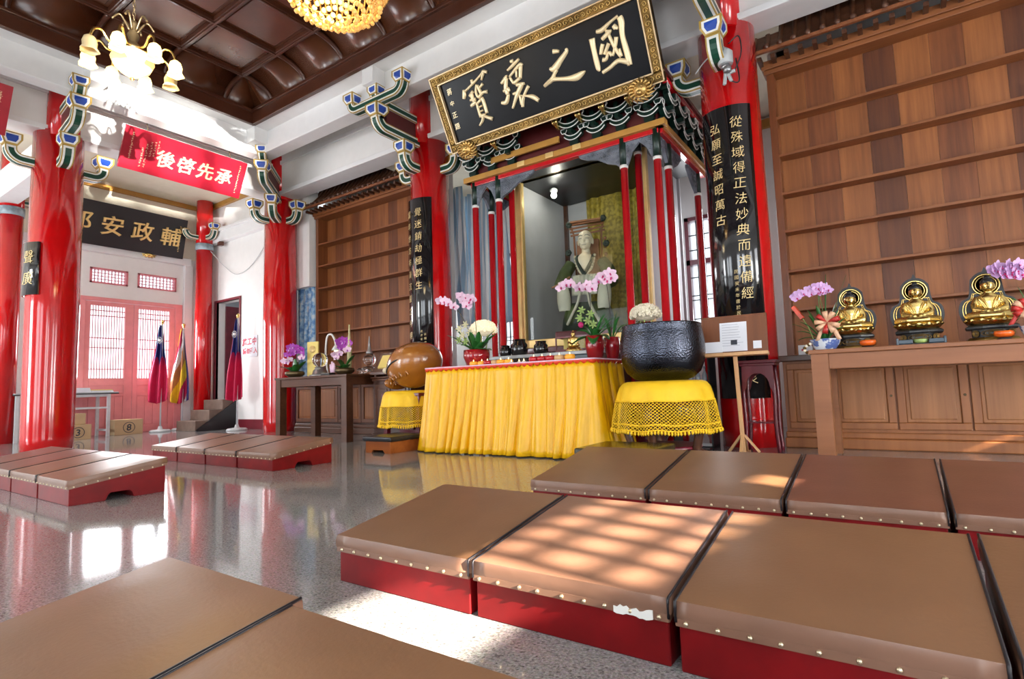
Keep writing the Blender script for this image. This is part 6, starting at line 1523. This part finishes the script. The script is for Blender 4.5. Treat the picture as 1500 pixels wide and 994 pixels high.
# ================================================================= AISLE: FLAGS, STEPS, TABLE, CARTONS, SIGN
def flag_stand(x, y, label, kind, H=2.36, rz=0):
    t = thing('flag_on_stand', label, 'flag', (x, y, 0), rz)
    q = MB(); q.lathe([(.20, 0), (.20, .02), (.17, .045), (.05, .055), (.03, .12)], 24); q.obj('round_base', M['grey'], t)
    q = MB(); q.tube([(0, 0, .05), (0, 0, H-.05)], .016, 8); q.obj('pole', M['steel'], t)
    q = MB(); q.ball((0, 0, H-.02), .035, 10, 8); q.lathe([(.02, H-.08), (.03, H-.06), (.015, H-.04)], 10); q.obj('finial', M['gold'], t)
    # cloth hanging in folds beside the pole
    rows = []; mi = []; zt, zb = H-.10, .58 if kind == 'roc' else .56; nr, nk = 56, 60
    for j in range(nr+1):
        v = j/nr; w = .035+.31*v**.75; r = []
        for k in range(nk+1):
            u = k/nk; fold = sin(u*PI*5+v*2.2)*(.03+.05*v)
            r.append((-.02+(-w*.75+w*1.25*u)*(1-.12*sin(v*7)), fold, zt+(zb-zt)*v*(1-.10*abs(u-.45))))
        rows.append(r)
    if kind == 'roc':
        mats = [M['flagred'], M['flagblue']]
        pick = lambda j, k: 1 if j/nr < .46+.06*sin(k*.25) and k/nk > .12 else (1 if j/nr < .25 else 0)
    else:
        mats = [M['flagblue'], M['flagyellow'], M['flagred'], M['flagwhite'], M['flagorange']]
        def pick(j, k):
            s = (k/nk*1.1+j/nr*1.6); return (0 if k/nk > .8 else int(1+(s*2.6) % 4))
    q = MB(); q.grid(rows)
    q.m = [pick(f//nk, f % nk) for f in range(nr*nk)]
    fl = q.obj('flag_cloth', mats, t, solid=.003)
    if kind == 'roc':
        q = MB(); cz = zt-.33; cx = -.015
        q.lathe([(.0, 0), (.032, 0), (.032, .004), (0, .004)], 16); q.xf(Matrix.Translation((cx, -.115, cz)) @ Matrix.Rotation(PI/2, 4, 'X'))
        for k in range(12):
            a = k*PI/6; b0 = len(q.v); q.add([(cx+cos(a-.2)*.038, -.117, cz+sin(a-.2)*.05), (cx+cos(a+.2)*.038, -.117, cz+sin(a+.2)*.05), (cx+cos(a)*.062, -.117, cz+sin(a)*.085)], [(0, 1, 2)])
        q.obj('white_sun', M['flagwhite'], fl)
    return t
flag_stand(-12.86, 5.48, 'red and blue flag on a pole in front of the right door leaf', 'roc', 2.36, .9)
flag_stand(-12.96, 5.96, 'striped multicoloured flag on a pole at the right edge of the door', 'stripe', 2.33, .9)
flag_stand(-11.20, 6.22, 'red and blue flag on a pole beside the dark steps', 'roc', 2.40, .6)
t = thing('steps', 'dark stone steps with black side boards up to the grey doorway', 'steps', (-12.30, 6.57, 0))
for k in range(3):
    q = MB(); q.box(-.40, .40, -.84+.28*k, 0, .213*k, .213*(k+1)); q.obj('step', M['concrete'], t, bevel=.008)
for s in (-1, 1):
    q = MB(); q.prism([(-.83, 0), (0, 0), (0, .60), (-.83, .03)], lambda a_, b_, d_: (s*.415+d_, a_, b_), -.015, .015); q.obj('side_board', M['blackmat'], t)
dl = MB(); dl.box(-12.80, -12.76, 6.80, 7.5, .65, 2.80); o = dl.obj('door_2', M['darkred'], None, bevel=.004); o['kind'] = 'structure'
# construction notice on the wall: red characters
t = thing('wall_notice', 'red lettered notice on the white wall beside the corner flag', 'sign', (-11.38, 6.585, 0)); 
q = MB(); q.box(-.32, .28, 0, .01, 1.53, 1.98); q.obj('sheet', M['paper'], t)
for j, txt in enumerate(('施工中', '請勿進入')):
    for k, ch in enumerate(txt):
        o = inst('character', glyph(ch, M['signred'], .03, .02), t); s_ = .17 if j == 0 else .13
        o.matrix_local = frame((-.2+(.19 if j == 0 else .14)*k, -.004, 1.86-.20*j), (1, 0, 0), (0, 0, 1)) @ Matrix.Diagonal((s_, s_, .1, 1))
# table by the door
t = thing('folding_table', 'grey steel framed table with dark edged top by the rose door', 'table', (-12.98, 3.95, 0))
q = MB(); q.box(-.32, .32, -.9, .68, .835, .86); q.obj('table_top', plain('grey_laminate', (.42, .46, .48), .35), t, bevel=.004)
q = MB(); q.box(-.325, .325, -.905, .685, .82, .838); q.obj('edge_band', M['blackmat'], t)
lm = MB(); lm.box(-.025, .025, -.025, .025, 0, .82); lm = lm.mesh('leg', M['steel'])
for x in (-.27, .27):
    for y in (-.85, .53): inst('leg', lm, t, (x, y, 0))
for x in (-.27, .27):
    q = MB(); q.box(x-.02, x+.02, -.85, .53, .77, .82); q.obj('rail', M['steel'], t)
    q = MB(); q.box(x-.015, x+.015, -.85, .53, .54, .575); q.obj('rail', M['steel'], t)
q = MB(); q.box(-.27, .27, .515, .545, .10, .14); q.obj('rail', M['steel'], t); q = MB(); q.box(-.27, .27, -.85, .53, .555, .565); q.obj('under_shelf', M['grey'], t)
for k, (x, y, w, d, h, lb) in enumerate(((-12.82, 4.02, .26, .32, .085, 'thick white paper stack on the steel table, nearest the column'), (-12.92, 4.40, .30, .36, .05, 'cream papers lying at the right end of the steel table'), (-12.95, 3.45, .2, .3, .05, 'white papers on the steel table hidden behind the column'))):
    t2 = thing('paper_stack', lb, 'papers', (x, y, .8605))
    for j in range(3):
        q = MB(); q.box(-w/2+.01*j, w/2+.008*j, -d/2-.01*j, d/2-.012*j, h*j/3, h*(j+1)/3-.001); q.obj('sheaf', M['paper'] if k != 1 else M['yellowpaper'] if j == 2 else M['paper'], t2)
def carton(x, y, z, w, d, h, label, mark):
    t = thing('carton', label, 'box', (x, y, z)); q = MB(); q.box(-w/2, w/2, -d/2, d/2, 0, h); b0 = q.obj('box_body', M['carton'], t, bevel=.004)
    q = MB(); q.box(-w/2-.001, w/2+.001, -.03, .03, h-.002, h+.001); q.obj('tape', M['yellowpaper'], t)
    if mark:
        g = MB(); g.tube([(w/2+.002, cos(a)*h*.34, h*.48+sin(a)*h*.34) for a in [2*PI*k/24 for k in range(25)]], .006, 5, cap=False); g.obj('printed_ring', M['ink'], b0)
        o = inst('character', glyph(mark, M['ink'], .02, .02), b0); o.matrix_local = frame((w/2+.002, 0, h*.48), (0, 1, 0), (0, 0, 1)) @ Matrix.Diagonal((h*.6, h*.6, .05, 1))
carton(-12.92, 4.86, 0, .34, .50, .30, 'brown carton with a ringed mark on the floor right of the table', '8')
carton(-12.42, 3.86, 0, .34, .40, .27, 'brown carton with a ringed mark on the floor beside the nearest column', '3')
carton(-12.44, 3.82, .272, .30, .32, .20, 'white lidded small carton stacked on the brown carton by the column', None)
# loose cable on the aisle wall
q = MB(); q.tube(cr([(-12.75, 6.40, 4.05), (-12.4, 6.55, 3.66), (-11.9, 6.57, 3.40), (-11.3, 6.57, 3.52), (-10.7, 6.56, 3.95), (-10.4, 6.5, 4.30)], 6), .008, 6); o = q.obj('hanging_cable', M['grey'], None); tag(o, 'thin cable sagging across the white aisle wall', 'cable')
for x, y, lb in ((-12.52, 6.50, 'short wooden peg projecting by the far slim column'), (-10.35, 6.36, 'short wooden peg projecting left of the corner column')):
    q = MB(); q.bar((x, y, 4.17), (x+.2, y-.06, 4.15), .10, .09); o = q.obj('beam_end', M['tablewood'], None, bevel=.01); tag(o, lb, 'beam end')

# ================================================================= CHANDELIERS
def chain(parent, z0, z1, step=.045, x=0, y=0):
    lm = MB(); lm.tube([(cos(a)*.011, 0, sin(a)*.022) for a in [2*PI*k/10 for k in range(11)]], .0042, 5, cap=False); me = lm.mesh('chain_link', M['chainmetal'])
    n = int((z1-z0)/step)
    for k in range(n): inst('chain_link', me, parent, (x, y, z0+step*(k+.5)), (0, 0, (k % 2)*PI/2))
t = thing('chandelier', 'small brass chandelier with lit tulip shades hanging at upper left', 'chandelier', (-5.44, 2.02, 3.60))
chain(t, .50, 2.14)
q = MB(); q.lathe([(.02, .50), (.035, .46), (.02, .42), (.05, .36), (.03, .30), (.06, .26), (.10, .22), (.06, .19)], 16); q.obj('stem', M['chainmetal'], t)
q = MB(); q.lathe([(.05, .20), (.14, .18), (.17, .12), (.14, .05), (.08, .0), (.03, -.03), (.0, -.035)], 20); q.obj('bowl_shade', M['dimshade'], t)
q = MB(); q.lathe([(.0, -.07), (.02, -.05), (.012, -.03)], 10); q.obj('bowl_finial', M['gold'], t)
for k in range(6):
    a = 2*PI*k/6+.3; d = Vector((cos(a), sin(a), 0)); q = MB()
    q.tube(cr([tuple(d*.03+Vector((0, 0, .40))), tuple(d*.10+Vector((0, 0, .52))), tuple(d*.16+Vector((0, 0, .46)))], 5), .009, 6); q.obj('scroll_ornament', M['chainmetal'], t)
SHM = None
for k in range(8):
    a = 2*PI*k/8+.12; d = Vector((cos(a), sin(a), 0)); q = MB(); P = cr([tuple(d*.06+Vector((0, 0, .24))), tuple(d*.18+Vector((0, 0, .20))), tuple(d*.25+Vector((0, 0, .27))), tuple(d*.31+Vector((0, 0, .25))), tuple(d*.34+Vector((0, 0, .17)))], 5)
    q.tube(P, .011, 7); ar = q.obj('arm', M['gold'], t)
    lit = k not in (2, 6)
    q = MB(); pr = [(.02, .17), (.042, .15), (.054, .11), (.050, .065), (.068, .03)]
    n = 20; rows = [[(d.x*.34+cos(2*PI*j/n)*r_*(1+(.10*cos(10*PI*j/n) if z_ < .04 else 0)), d.y*.34+sin(2*PI*j/n)*r_*(1+(.10*cos(10*PI*j/n) if z_ < .04 else 0)), z_) for j in range(n)] for r_, z_ in pr]
    q.grid(rows, 0, True, True); q.obj('tulip_shade', M['bulb'] if lit else M['shade'], ar, solid=.004)
    if lit: q = MB(); q.ball((d.x*.34, d.y*.34, .09), .032, 8, 6, rz=.045); q.obj('bulb', M['bulb'], ar)
lo = light('chandelier_light', 'POINT', (-5.44, 2.02, 3.50), None, 60, (1.0, .78, .45), shadow_soft_size=.35)
t = thing('crystal_chandelier', 'large gold crystal basket chandelier at the top centre', 'chandelier', (-3.55, 2.76, 3.72)); r3 = random.Random(9)
def hemi(u):  # u 0 bottom .. 1 rim
    return .56*sin(u*PI/2)**.85, .80*(1-cos(u*PI/2))**.9
oc = lambda q, p, r: q.add([(p[0]+r, p[1], p[2]), (p[0]-r, p[1], p[2]), (p[0], p[1]+r, p[2]), (p[0], p[1]-r, p[2]), (p[0], p[1], p[2]+r), (p[0], p[1], p[2]-r)], [(0, 2, 4), (2, 1, 4), (1, 3, 4), (3, 0, 4), (2, 0, 5), (1, 2, 5), (3, 1, 5), (0, 3, 5)], 0, False)
q = MB()
for s in range(64):
    a = 2*PI*s/64
    for k in range(34):
        u = .30+.70*k/33; r_, z = hemi(u); oc(q, (cos(a)*r_, sin(a)*r_, z+.02), .0125)
q.obj('bead_string', M['beadgold'], t, kind='stuff')
for k, (u, rr) in enumerate(((1.0, .022), (.78, .014), (.55, .014), (.30, .014))):
    r_, z = hemi(u); q = MB(); q.tube([(cos(2*PI*j/48)*r_, sin(2*PI*j/48)*r_, z+.02) for j in range(49)], rr, 8, cap=False); q.obj('gold_ring', M['gold'], t)
q = MB()
for ring_, (r_, n, z) in enumerate(((.05, 6, .0), (.11, 14, .02), (.17, 22, .035), (.23, 28, .06), (.29, 34, .10), (.36, 40, .15))):
    for k in range(n): a = 2*PI*k/n+ring_*.2; q.ball((cos(a)*r_, sin(a)*r_, z+.015*r3.random()), .022, 6, 5)
q.obj('crystal_ball_bead', M['bead'], t, kind='stuff')
q = MB(); q.lathe([(.5, .55), (.3, .5), (.1, .42), (.05, .40)], 24); q.obj('inner_pan', M['gold'], t)
q = MB(); q.lathe([(.54, .84), (.38, 1.10), (.25, 1.40), (.08, 1.70), (.03, 2.04)], 32); q.obj('upper_crown', M['beadgold'], t)
light('crystal_chandelier_light', 'POINT', (-3.55, 2.76, 4.05), None, 30, (1.0, .72, .38), shadow_soft_size=.2)
# camera and spotlight cluster on the right column
t = thing('security_camera', 'grey spotlight and camera cluster wired to the right column', 'camera', (-1.235, 5.93, 4.0))
q = MB(); q.bar((0, .10, .17), (-.06, -.08, .20), .06, .06); q.obj('wall_arm', M['grey'], t, bevel=.01)
q = MB(); q.lathe([(.07, .0), (.078, .02), (.078, .13), (.06, .15), (.03, .18)], 18); q.obj('housing', M['grey'], t)
q = MB(); q.lathe([(.02, -.05), (.05, -.03), (.04, .0)], 14); q.ball((.02, -.03, -.07), .045, 10, 8); q.obj('lens_head', M['glassrim'], t)
for (a, b2) in (((0, 0, -.04), (.05, -.02, -.20)), ((0, 0, -.04), (-.02, -.02, -.22)), ((.02, 0, -.10), (.09, 0, -.09))):
    q = MB(); q.bar(a, b2, .032, .03); q.obj('clamp_arm', M['grey'], t, bevel=.006)
for k, P in enumerate(([(-.05, 0, .2), (-.2, .02, .14), (-.33, .06, .05)], [(.04, 0, .22), (.14, .02, .28), (.16, .0, .08), (.08, 0, -.10)], [(.0, .0, -.15), (.12, .0, -.22), (.10, .02, .05)])):
    q = MB(); q.tube(cr(P, 6), .007, 6); q.obj('wire', M['blackmat'] if k else M['grey'], t)
